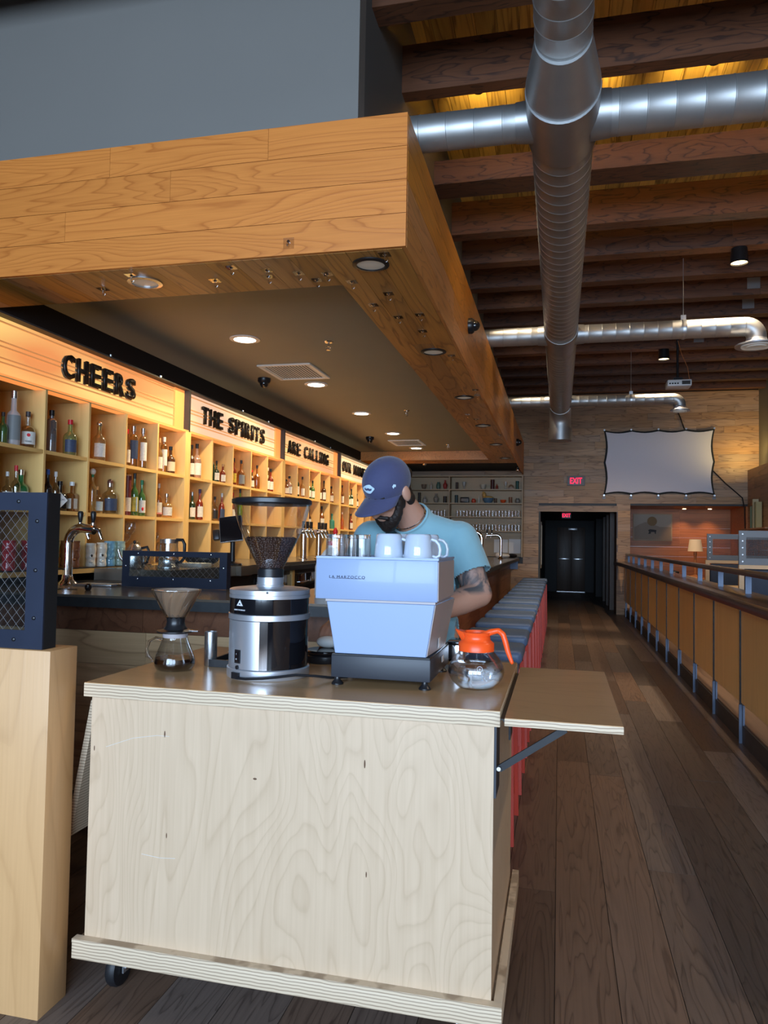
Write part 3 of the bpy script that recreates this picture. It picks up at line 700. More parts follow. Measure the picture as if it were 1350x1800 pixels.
obj('screen_fabric', MB().prism(inner, .006, frameM((0,YW-.0525,0),(1,0,0),(0,0,1),(0,-1,0))), M['screenwhite'], sc_, smooth=False)
for i in range(5):
    for z in (2.36, 3.665):
        x = .86+.51*i
        obj('grommet', MB().cyl((x,YW-.06,z), .018, .03, 10, 'y'), M['zinc'], sc_)
for i in range(5): B('clip', .83+.51*i, .89+.51*i, YW-.03, YW-.013, 2.29, 2.335, 'signbody', sc_)
# exit signs
def exit_sign(lab, x0, x1, y, z0, z1, w):
    t = thing('exit_sign', lab, 'exit sign', ((x0+x1)/2, y, z0))
    B('sign_housing', x0, x1, y-.05, y, z0, z1, 'signbody', t, bevel=.006)
    h = z1-z0
    text('sign_letters', 'EXIT', h*.62, faceM(((x0+x1)/2, y-.052, z0+h*.19)), .004, M['redsign'], t, bold=.01, width=(x1-x0)*w, center=True)
exit_sign('red EXIT sign in grey housing on the planked wall above the doorway', .146, .491, YW-.008, 2.555, 2.75, .68)
exit_sign('small glowing red EXIT sign inside the dark hallway', .05, .24, 16.3, 1.93, 2.055, .9)
# framed print
pc = thing('framed_print', 'framed print of a tan sun over a dune with a dark horse, in the recess', 'picture', (1.95, 16.79, 1.48))
B('picture_frame', 1.55, 2.35, 16.76, 16.795, 1.48, 2.06, 'frame', pc, bevel=.004)
B('print_sheet', 1.575, 2.325, 16.757, 16.762, 1.505, 2.035, 'art', pc)
B('print_ground', 1.575, 2.325, 16.755, 16.758, 1.505, 1.78, 'artsand', pc)
obj('print_hill', MB().prism([(.0,0),(.08,.05),(.2,.10),(.3,.09),(.42,.03),(.5,0)], .002, faceM((1.6,16.755,1.78))), M['artsand'], pc, smooth=False)
obj('print_sun', MB().prism([(.1*math.cos(a),.1*math.sin(a)) for a in [i*PI/12 for i in range(24)]], .002, faceM((1.94,16.7525,1.90))), M['artsun'], pc, smooth=False)
obj('print_horse', MB().prism([(0,0),(.02,.04),(.0,.08),(.04,.10),(.12,.09),(.17,.08),(.16,.04),(.155,0),(.14,0),(.13,.04),(.06,.04),(.05,0),(.03,0)], .002, faceM((1.86,16.7525,1.63))), M['artdark'], pc, smooth=False)

# far wall display shelf ------------------------------------------------------------------
XS0, XS1 = -3.2, -.715
fs = thing('display_shelf', 'pale wooden shelf unit on the end wall holding curios and glasses', 'shelf', (-1.95, 15.28, 1.10))
B('back_panel', XS0, XS1, 15.26, 15.279, 1.10, 2.745, 'farply', fs)
for x in (XS0, -2.215, XS1-.022): B('upright', x, x+.022, 14.98, 15.26, 1.10, 2.745, 'farply', fs)
for i, z in enumerate((2.723, 2.443, 2.163, 1.885, 1.60)):
    B('shelf_board', XS0+.022, -2.217, 14.985, 15.26, z, z+.022, 'farply', fs); B('shelf_board', -2.191, XS1-.024, 14.985, 15.26, z, z+.022, 'farply', fs)
B('perforated_panel', -2.19, XS1-.024, 15.25, 15.259, 1.10, 1.6, 'farply', fs)
def curio(name, lab, cat, prof, x, z, mat, seg=16, y=15.10, extra=None):
    o = obj(name, MB().lathe(prof, (x,y,z+.001), seg), mat); tag(o, lab, cat); return o
def pm(c, r=.4): return pbr('ceramic', c, r)
U1, U2 = 2.465, 2.185
def vase(r, h, k): return {'jar': [(r*.7,0),(r,h*.3),(r*.95,h*.7),(r*.6,h*.85),(r*.65,h)], 'vase': [(r*.5,0),(r*.95,h*.35),(r,h*.5),(r*.4,h*.75),(r*.3,h*.85),(r*.45,h)],
     'tiki': [(r*.9,0),(r,h*.1),(r*.88,h*.2),(r,h*.32),(r*.85,h*.42),(r*.98,h*.55),(r*.86,h*.64),(r,h*.8),(r*.9,h*.9),(r*.95,h)],
     'goblet': [(r*.8,0),(r*.2,h*.1),(r*.18,h*.4),(r*.8,h*.6),(r,h)], 'bowl': [(r*.4,0),(r*.8,h*.4),(r,h),(r*.93,h),(r*.7,h*.5),(r*.2,h*.2)], 'bottle': [(r,0),(r,h*.55),(r*.35,h*.75),(r*.3,h)]}[k]
for (x, z, r, h, k, c, nm, lab, cat) in [
 (-2.754,U1,.055,.105,'bowl',(.18,.12,.08),'bowl','brown ceramic bowl, leftmost on top far shelf','bowl'),
 (-2.602,U1,.024,.145,'bottle',(.45,.42,.36),'small_bottle','small pale bottle left of the green jar on top far shelf','bottle'),
 (-2.449,U1,.043,.153,'jar',(.07,.14,.11),'jar','dark green jar on top far shelf','jar'),
 (-2.308,U1,.045,.19,'vase',(.32,.03,.025),'vase','red vase beside the divider on top far shelf','vase'),
 (-2.062,U1,.028,.147,'tiki',(.04,.022,.016),'tiki_mug','dark carved mug right of divider on top far shelf','mug'),
 (-1.913,U1,.034,.153,'goblet',(.4,.42,.42),'goblet','silvery goblet on top far shelf','goblet'),
 (-1.525,U1,.062,.10,'bowl',(.45,.42,.34),'bowl','cream shell shaped bowl mid top far shelf','bowl'),
 (-1.333,U1,.042,.20,'tiki',(.06,.012,.01),'tiki_mug','tall dark red carved mug on top far shelf','mug'),
 (-1.244,U1,.026,.113,'bottle',(.25,.04,.02),'small_bottle','tiny red bottle beside the tall red mug','bottle'),
 (-1.068,U1,.030,.16,'goblet',(.5,.48,.44),'goblet','pale stemmed cup on top far shelf','goblet'),
 (-.836,U1,.034,.169,'tiki',(.012,.075,.06),'tiki_mug','dark teal carved mug, rightmost on top far shelf','mug'),
 (-2.849,U2,.028,.213,'tiki',(.02,.015,.012),'tiki_mug','black carved mug, leftmost on second far shelf','mug'),
 (-2.73,U2,.045,.135,'bottle',(.35,.32,.28),'small_bottle','grey bottle on second far shelf left part','bottle'),
 (-2.494,U2,.055,.192,'vase',(.25,.22,.18),'vase','beige figure vase on second far shelf','vase'),
 (-2.307,U2,.038,.138,'tiki',(.022,.015,.012),'tiki_mug','black square mug left of divider on second far shelf','mug'),
 (-2.071,U2,.034,.162,'tiki',(.02,.05,.055),'tiki_mug','dark teal mug right of divider on second far shelf','mug'),
 (-1.714,U2,.047,.09,'jar',(.5,.06,.025),'jar','small round red jar on second far shelf','jar'),
 (-1.606,U2,.015,.156,'bottle',(.6,.58,.5),'small_bottle','thin white bottle on second far shelf','bottle'),
 (-1.270,U2,.030,.10,'tiki',(.08,.05,.03),'tiki_mug','small brown mug right of the tureen','mug'),
 (-1.114,U2,.062,.066,'bowl',(.62,.09,.02),'bowl','shallow orange bowl on second far shelf','bowl'),
 (-.968,U2,.037,.122,'tiki',(.22,.10,.05),'tiki_mug','brown face mug on second far shelf','mug'),
 (-.827,U2,.050,.103,'jar',(.16,.16,.14),'jar','grey skull shaped jar, rightmost on second far shelf','jar')]:
    curio(nm, lab, cat, vase(r, h, k), x, z, pm(c))
t = thing('arch_ornament', 'small bronze arch ornament on top far shelf', 'ornament', (-.959,15.10,U1))
obj('arch', MB().tube([(-.959+.045*math.cos(a), 15.10, U1+.03+.06*math.sin(a)) for a in [PI*i/12 for i in range(13)]], .012, 8).box(-1.015,-.903,15.07,15.13,U1+.001,U1+.032), pm((.22,.12,.06)), t)
t = thing('tabletop_radio', 'small dark radio with pale dial on second far shelf', 'radio', (-1.897,15.1,U2))
B('radio_body', -1.985,-1.81,15.05,15.15,U2+.001,U2+.118,'plastic',t,bevel=.008); B('dial',-1.965,-1.83,15.045,15.052,U2+.035,U2+.09,'graywall',t)
t = thing('tureen', 'blue tureen with yellow hen lid on second far shelf', 'tureen', (-1.44,15.1,U2))
obj('tureen_bowl', MB().lathe([(.06,0),(.10,.05),(.115,.10),(.10,.105)], (-1.42,15.1,U2+.001), 20), pm((.09,.17,.25)), t)
obj('tureen_lid', MB().ell((-1.42,15.1,U2+.115), (.105,.06,.035)).ell((-1.50,15.1,U2+.165), (.04,.035,.06)).ell((-1.515,15.1,U2+.215), (.022,.02,.025)), pm((.50,.30,.08)), t)
# glass rows
gk = None
def gprof(r, h): return [(r*.86,0),(r,h),(r-.003,h),(r*.86-.003,.008),(.001,.008)]
n = 0
for z, lo in ((1.907, None), (1.622, None)):
    for side in (0, 1):
        xs = [-2.04+.0655*i for i in range(20)] if side else [-2.70+.066*i for i in range(7)]
        for x in xs:
            if x > -.77: continue
            up = z > 1.8
            nth = xs.index(x)+1 if side else len([q for q in xs])-xs.index(x)
            lb = '%s clear glass to the %s of the divider, %s row on the far shelf' % (ORD[nth-1], 'right' if side else 'left', 'upper' if up else 'lower')
            o = obj('drinking_glass', MB().lathe(gprof(.027, .125), (x,15.06,z), 12), M['fglass']) if gk is None else gk.copy()
            if gk is not None: C.objects.link(o); o.location = (x-gk_x, 0, z-gk_z)
            else: gk = o; gk_x, gk_z = x, z
            tag(o, lb, 'glass', 'glasses in the %s row %s' % ('upper' if up else 'lower', 'right' if side else 'left'))

# ------------------------------------------------------------------ back bar shelving with signs
def sign(m, y0, words, th, ty0, tw, mat, side):
    y1 = y0 + 2.17
    t = thing('marquee_sign', 'backlit marquee sign box with black letters reading %s' % words if words else 'backlit marquee sign box, farthest one with no letters in view', 'sign', (-3.0, y0, 2.25))
    ff = y1-.17
    B('lit_panel', -3.06, -3.045, y0+.012, ff, 2.262, 2.592, mat, t)
    B('end_panel', -3.06, -3.03, ff, y1-.02, 2.262, 2.592, side, t)
    m2 = MB(); m2.box(-3.07,-2.985,y0,y0+.010,2.25,2.604).box(-3.07,-2.985,y1-.018,y1-.002,2.25,2.604).box(-3.07,-2.985,y0+.010,y1-.018,2.594,2.604)
    obj('sign_frame', m2, M['plinth'], t, smooth=False)
    B('bottom_lip', -3.06, -2.982, y0+.012, y1-.02, 2.243, 2.2615, side, t)
    for k, z in enumerate((2.562, 2.452, 2.425, 2.36, 2.335)[:5]):
        B('letter_rail', -3.045, -3.034, y0+.012, ff, z, z+.0075, 'railstrip', t)
    for yy in (y0+1.07, y0+1.72): obj('clip', MB().cyl((-3.0,yy,2.604), .008, .018, 8), M['zinc'], t)
    if words:
        wd = {'I': .38, ' ': .55, 'M': 1.15, 'N': 1.02}; tot = sum(wd.get(c, .86) + .30 for c in words) - .30; u = tw/tot; yy = ty0
        for c in words:
            cw = wd.get(c, .86)
            if c != ' ':
                ns = len(C.objects); b = .016
                L_ = text('letter', c, th, sideM((-3.034, yy, 2.372)), .016, M['letter'], t, bold=b, width=cw*u)
                text('letter_backing', c, th+.005, sideM((-3.0395, yy-.010, 2.363)), .005, M['letter_edge'], L_, bold=b, width=cw*u+.003)
            yy += (cw+.30)*u
LB = [lightbox('lightbox_orange', (.84,.29,.085), (1,.70,.22), .80), lightbox('lightbox_peach', (.86,.52,.34), (1,.78,.40), .88),
      lightbox('lightbox_orange_pale', (.82,.38,.19), (1,.68,.26), .85), lightbox('lightbox_cream', (.95,.66,.38), (1,.84,.46), .90)]
SD = pbr('lightbox_side', (.5,.22,.08), .4, emit=(.95,.30,.07), es=.75)
words = [('CHEERS', .150, 3.98, .80), ('THE SPIRITS', .150, 5.83, 1.38), ('ARE CALLING', .145, 7.92, 1.50), ('OUR NAMES', .145, 10.10, 1.40), (None, 0, 0, 0)]
cellname = ['first', 'second', 'third', 'fourth', 'fifth']
SX0, SX1 = -3.30, -2.98
for m in range(5):
    y0 = 3.36 + 2.17*m; y1 = y0 + 2.17
    W_, th, ty, tw = words[m]
    sign(m, y0, W_, th, ty, tw, LB[m % 4], SD)
    s = thing('shelf_unit', 'open maple shelf unit with bottle cells, under the %s sign' % (W_ or 'farthest blank'), 'shelf', (-3.14, y0, 1.17))
    def dv(ya, yb_, z0, z1, n='divider'): B(n, SX0, SX1, ya, yb_, z0, z1, 'maple', s)
    for k in range(1, 5): dv(y0-.012+.42*k, y0+.006+.42*k, 1.175, 2.243)
    dv(y0, y0+.018, 1.175, 2.243, 'side_panel'); dv(y0+2.10, y0+2.169, 1.175, 2.243, 'side_panel')
    B('top_panel', SX0, SX1, y0, y1-.001, 2.2435, 2.249, 'maple_h', s)
    for z in (1.885, 1.53):
        for k in range(5):
            a = y0+.018 if k == 0 else y0+.006+.42*k; b = y0-.012+.42*(k+1) if k < 4 else y0+2.10
            B('shelf_board', SX0, SX1-.003, a, b, z-.022, z, 'maple_h', s)
    B('back_panel', SX0-.012, SX0, y0, y1-.001, 1.175, 2.249, 'maple', s)
    B('pegboard', SX0, SX0+.004, y0+.02, y0+2.09, 1.18, 1.505, 'peg', s)
    B('bench_top', -3.32, -2.885 if m == 0 else -2.36, y0+(0 if m else -.0), y1-.001, 1.145, 1.173, 'maple_h' if m == 0 else 'counter', s)
# black ribbed bar mat along the first bench
tag(B('bar_mat', -2.98, -2.89, 3.40, 4.85, 1.174, 1.18, 'plastic', bevel=.002), 'thin black rubber mat along the bench under the first shelf unit', 'mat')
# back counter with fridges
fb = thing('back_counter', 'dark topped back counter with black fridge fronts below the shelves', 'counter', (-2.7, 5.5, 0))
B('counter_top', -2.98, -2.34, 5.535, 14.1, 1.1, 1.143, 'counter_edge', fb); B('counter_body', -3.32, -2.40, 3.96, 14.1, .08, 1.10, 'plastic', fb)
for k in range(10):
    yy = 5.6+.85*k
    B('fridge_door', -2.40, -2.385, yy, yy+.80, .12, 1.06, 'gloss', fb, bevel=.004); obj('handle', MB().tube([(-2.385,yy+.1,.98),(-2.365,yy+.1,.98),(-2.365,yy+.4,.98),(-2.385,yy+.4,.98)], .007, 8), M['steel'], fb)
for yy in (6.42, 8.12): B('fridge_stile', -2.40, -2.375, yy-.03, yy+.03, .08, 1.10, 'maple', fb)
BOTTLES=[
(0, 0, 'U', -3.05, 3.593, 0.315, 0.039, 'tall', 'frost', 'grey', 'steel', 'tall frosted vodka bottle with grey band'),
(0, 0, 'U', -3.05, 3.712, 0.217, 0.043, 'squat', 'clear', 'white', 'darkcap', 'squat clear vodka bottle with white label'),
(0, 0, 'U', -3.05, 3.513, 0.18, 0.025, 'round', 'green', 'none', 'darkcap', 'small pale green bottle at the left edge'),
(0, 1, 'U', -3.05, 3.918, 0.262, 0.031, 'cyl', 'smoke', 'none', 'black', 'smoky cylindrical bottle with black cap'),
(0, 1, 'U', -3.05, 4.097, 0.232, 0.04, 'round', 'lemon', 'navy', 'redcap', 'yellow green bottle with navy oval label'),
(0, 2, 'U', -3.05, 4.402, 0.27, 0.042, 'round', 'gold', 'white', 'steel', 'ornate bottle with silver ball top'),
(0, 3, 'U', -3.05, 4.734, 0.27, 0.025, 'round', 'clear', 'white', 'redcap', 'narrow clear bottle beside the left divider'),
(0, 3, 'U', -3.05, 4.814, 0.303, 0.033, 'cyl', 'clear', 'navy', 'steel', 'clear bottle wrapped in slate blue label'),
(0, 3, 'U', -3.05, 4.943, 0.306, 0.028, 'cyl', 'clear', 'white', 'steel', 'slim clear bottle with tall white label'),
(0, 4, 'U', -3.05, 5.178, 0.266, 0.025, 'round', 'gold', 'white', 'corkcap', 'pale gold bottle beside the left divider'),
(0, 4, 'U', -3.05, 5.246, 0.284, 0.025, 'cyl', 'clear', 'white', 'clearcap', 'tall clear bottle with white label'),
(0, 4, 'U', -3.05, 5.351, 0.222, 0.036, 'round', 'brown', 'cream', 'black', 'brown bottle with black cap and cream label'),
(0, 0, 'M', -3.05, 3.562, 0.204, 0.029, 'squat', 'clear', 'white', 'clearcap', 'flat pale bottle with white label'),
(0, 0, 'M', -3.05, 3.63, 0.246, 0.025, 'round', 'clear', 'none', 'redcap', 'clear bottle with bright red cap'),
(0, 0, 'M', -3.08, 3.707, 0.228, 0.043, 'round', 'bright', 'white', 'steel', 'bright green bottle with silver cap'),
(0, 1, 'M', -3.05, 3.901, 0.25, 0.028, 'round', 'blackglass', 'none', 'bluecap', 'tall black bottle with blue cap'),
(0, 1, 'M', -3.05, 3.974, 0.243, 0.025, 'round', 'clear', 'none', 'clearcap', 'clear bottle with white cap behind the black ones'),
(0, 1, 'M', -3.08, 4.056, 0.19, 0.047, 'squat', 'blackglass', 'diamond', 'black', 'squat black bottle with white diamond label'),
(0, 1, 'M', -3.05, 4.135, 0.192, 0.032, 'square', 'amber', 'white', 'clearcap', 'square amber bottle with silver stopper'),
(0, 2, 'M', -3.05, 4.346, 0.301, 0.025, 'round', 'gold', 'none', 'greencap', 'tall bottle with green collar and round stopper'),
(0, 2, 'M', -3.08, 4.42, 0.185, 0.052, 'round', 'clear', 'blue', 'corkcap', 'bulbous clear bottle with wooden stopper'),
(0, 2, 'M', -3.05, 4.545, 0.246, 0.049, 'round', 'clear', 'navy', 'brownball', 'clear bottle with brown ball stopper'),
(0, 3, 'M', -3.05, 4.76, 0.293, 0.025, 'box', 'maroon', 'white', 'none', 'maroon presentation tube'),
(0, 3, 'M', -3.05, 4.849, 0.314, 0.027, 'round', 'green', 'yellow', 'black', 'green bottle with blue and yellow label'),
(0, 3, 'M', -3.05, 4.947, 0.272, 0.028, 'round', 'green', 'white', 'greencap', 'green bottle with white and red label'),
(0, 4, 'M', -3.05, 5.189, 0.266, 0.025, 'round', 'amber', 'white', 'whitecap', 'slim pale bottle with red banded label'),
(0, 4, 'M', -3.05, 5.309, 0.194, 0.043, 'squat', 'gold', 'white', 'steel', 'gold decanter bottle with silver stopper'),
(1, 0, 'U', -3.05, 5.7, 0.281, 0.025, 'round', 'brown', 'white', 'black', 'dark bottle beside the left divider'),
(1, 0, 'U', -3.05, 5.791, 0.302, 0.037, 'round', 'pink', 'white', 'black', 'pale bottle with black cap and picture label'),
(1, 1, 'U', -3.05, 6.08, 0.264, 0.025, 'round', 'darkgreen', 'none', 'black', 'tall dark green bottle'),
(1, 1, 'U', -3.05, 6.17, 0.197, 0.026, 'squat', 'darkgreen', 'white', 'black', 'squat dark green bottle'),
(1, 1, 'U', -3.05, 6.299, 0.18, 0.026, 'round', 'redliq', 'white', 'corkcap', 'small bottle of red orange liqueur'),
(1, 2, 'U', -3.05, 6.532, 0.264, 0.025, 'round', 'redliq', 'yellow', 'black', 'slim dark red bottle'),
(1, 2, 'U', -3.05, 6.701, 0.261, 0.036, 'squat', 'amber', 'grey', 'black', 'amber bottle with grey label'),
(1, 3, 'U', -3.05, 6.963, 0.191, 0.025, 'round', 'brown', 'white', 'redcap', 'slim bottle with white label'),
(1, 3, 'U', -3.05, 7.093, 0.251, 0.032, 'squat', 'amber', 'none', 'black', 'broad amber bottle with black cap'),
(1, 4, 'U', -3.05, 7.384, 0.257, 0.025, 'round', 'clear', 'white', 'whitecap', 'small bottle with white cap'),
(1, 4, 'U', -3.05, 7.464, 0.252, 0.031, 'round', 'redliq', 'white', 'black', 'deep red bottle with white label'),
(1, 0, 'M', -3.05, 5.73, 0.236, 0.027, 'round', 'darkgreen', 'white', 'steel', 'dark bottle with green cap beside the stile'),
(1, 0, 'M', -3.05, 5.863, 0.27, 0.03, 'round', 'redliq', 'white', 'purple', 'red bottle with white flower label'),
(1, 1, 'M', -3.05, 6.067, 0.244, 0.025, 'round', 'gold', 'none', 'black', 'small gold bottle beside the left divider'),
(1, 1, 'M', -3.05, 6.156, 0.224, 0.028, 'round', 'clear', 'blackl', 'black', 'clear bottle with black label'),
(1, 1, 'M', -3.05, 6.296, 0.264, 0.026, 'round', 'redliq', 'navy', 'clearcap', 'red liqueur bottle with navy label'),
(1, 2, 'M', -3.05, 6.528, 0.285, 0.025, 'round', 'redliq', 'white', 'redcap', 'red bottle with a red cap'),
(1, 2, 'M', -3.05, 6.696, 0.335, 0.025, 'tall', 'lime', 'none', 'black', 'tall lime green bottle'),
(2, 0, 'U', -3.05, 7.943, 0.18, 0.025, 'round', 'amber', 'white', 'black', 'dark amber bottle beside the stile'),
(2, 0, 'U', -3.05, 8.034, 0.223, 0.033, 'round', 'pink', 'white', 'black', 'pale bottle with white label'),
(2, 1, 'U', -3.05, 8.301, 0.281, 0.025, 'round', 'darkgreen', 'white', 'black', 'tall green bottle with dark cap'),
(2, 1, 'U', -3.05, 8.481, 0.256, 0.028, 'round', 'gold', 'white', 'black', 'pale gold bottle with dark cap'),
(2, 2, 'U', -3.05, 8.733, 0.243, 0.025, 'round', 'darkgreen', 'white', 'black', 'small dark green bottle'),
(2, 2, 'U', -3.05, 8.864, 0.24, 0.029, 'round', 'green', 'white', 'black', 'green bottle with pale label'),
(2, 3, 'U', -3.05, 9.161, 0.242, 0.025, 'round', 'amber', 'white', 'black', 'small amber bottle'),
(2, 3, 'U', -3.05, 9.325, 0.278, 0.03, 'round', 'brown', 'white', 'black', 'red brown bottle with dark cap'),
(2, 4, 'U', -3.05, 9.655, 0.228, 0.031, 'round', 'amber', 'white', 'black', 'lone amber bottle'),
(2, 2, 'M', -3.05, 8.756, 0.236, 0.025, 'round', 'brown', 'white', 'black', 'dark bottle with cream label'),
(2, 3, 'M', -3.05, 9.255, 0.289, 0.034, 'round', 'amber', 'white', 'black', 'whisky bottle with white label'),
(2, 4, 'M', -3.05, 9.705, 0.21, 0.039, 'squat', 'teal', 'none', 'tealcap', 'teal green bottle'),
(3, 0, 'U', -3.05, 10.172, 0.283, 0.025, 'round', 'amber', 'white', 'black', 'dark banded bottle'),
(3, 1, 'U', -3.05, 10.526, 0.234, 0.025, 'round', 'green', 'white', 'black', 'small green bottle'),
(3, 1, 'U', -3.05, 10.655, 0.265, 0.03, 'round', 'darkgreen', 'white', 'black', 'dark green bottle with white label'),
(3, 2, 'U', -3.05, 10.97, 0.213, 0.025, 'round', 'brown', 'white', 'black', 'dark slim bottle'),
(3, 0, 'M', -3.05, 10.196, 0.254, 0.025, 'round', 'orange', 'none', 'clearcap', 'small orange bottle'),
(3, 1, 'M', -3.05, 10.521, 0.284, 0.025, 'round', 'clear', 'none', 'clearcap', 'slim clear bottle'),
(3, 1, 'M', -3.05, 10.655, 0.248, 0.03, 'round', 'redliq', 'white', 'black', 'red labelled bottle'),
]
# ------------------------------------------------------------------ bottles
CB = {'clear': thin_glass('bottle_clear', (.86,.84,.76), .14), 'frost': thin_glass('bottle_frost', (.80,.82,.84), .12, .25, dens=.55), 'smoke': thin_glass('bottle_smoke', (.42,.45,.48), .2, dens=.8),
      'green': thin_glass('bottle_green', (.16,.42,.12), .12, dens=.75), 'bright': thin_glass('bottle_bright_green', (.04,.38,.10), .12, dens=.6), 'lemon': thin_glass('bottle_lemon', (.62,.68,.30), .12, dens=.85),
      'gold': thin_glass('bottle_gold', (.80,.60,.25), .14, dens=.85), 'brown': thin_glass('bottle_brown', (.16,.06,.02), .1, dens=.6), 'amber': thin_glass('bottle_amber', (.45,.16,.03), .12, dens=.65),
      'redliq': thin_glass('bottle_red', (.42,.06,.025), .12, dens=.6), 'pink': thin_glass('bottle_pale_pink', (.80,.62,.52), .12, dens=.8), 'darkgreen': thin_glass('bottle_dark_green', (.03,.07,.03), .1, dens=.5),
      'blackglass': M['gloss'], 'maroon': pbr('maroon_tube', (.14,.03,.03), .35), 'lime': thin_glass('bottle_lime', (.45,.60,.05), .1, dens=.5), 'teal': pbr('bottle_teal', (.05,.26,.20), .25), 'orange': thin_glass('bottle_orange', (.80,.25,.05), .1, dens=.6)}
CC = {'steel': M['steel'], 'black': M['plastic'], 'darkcap': pbr('cap_dark', (.05,.04,.04), .4), 'redcap': M['redcap'], 'clearcap': pbr('cap_glass', (.72,.74,.72), .15), 'corkcap': pbr('cap_cork', (.5,.3,.14), .7),
      'bluecap': pbr('cap_blue', (.03,.10,.45), .35), 'greencap': pbr('cap_green', (.02,.22,.09), .35), 'brownball': pbr('cap_brown', (.16,.06,.04), .3), 'whitecap': M['white'], 'purple': pbr('cap_purple', (.08,.03,.10), .4), 'tealcap': pbr('cap_teal', (.03,.2,.17), .4)}
CL = {'white': pbr('label_white', (.68,.66,.60), .6, noise=.25, nscale=90), 'grey': pbr('label_grey', (.20,.22,.22), .5), 'navy': pbr('label_navy', (.045,.065,.12), .5, noise=.3, nscale=70), 'cream': pbr('label_cream', (.6,.5,.34), .6, noise=.2, nscale=70),
      'yellow': pbr('label_yellow', (.55,.42,.05), .6, noise=.6, nscale=40), 'blackl': pbr('label_black', (.02,.02,.02), .5), 'blue': pbr('label_blue', (.42,.52,.56), .6, noise=.3, nscale=70), 'diamond': M['paper']}
SHZ = {'U': 1.885, 'M': 1.53}
def bottle_prof(kind, r, h):
    if kind == 'cyl': return [(r*.95,0),(r,.006),(r,h*.80),(r*.7,h*.86),(r*.42,h*.88),(r*.42,h)]
    if kind == 'tall': return [(r*.92,0),(r,.006),(r,h*.56),(r*.85,h*.64),(r*.42,h*.70),(r*.36,h)]
    if kind == 'squat': return [(r*.9,0),(r,.01),(r,h*.50),(r*.9,h*.60),(r*.30,h*.68),(r*.27,h)]
    if kind == 'square': return [(r*.95,0),(r,.006),(r,h*.60),(r*.9,h*.66),(r*.35,h*.68),(r*.32,h)]
    if kind == 'box': return [(r,0),(r,h)]
    return [(r*.95,0),(r*1.03,.008),(r*1.04,h*.54),(r*.98,h*.60),(r*.78,h*.66),(r*.42,h*.72),(r*.35,h*.77),(r*.33,h)]
signname = ['CHEERS', 'SPIRITS', 'CALLING', 'NAMES']
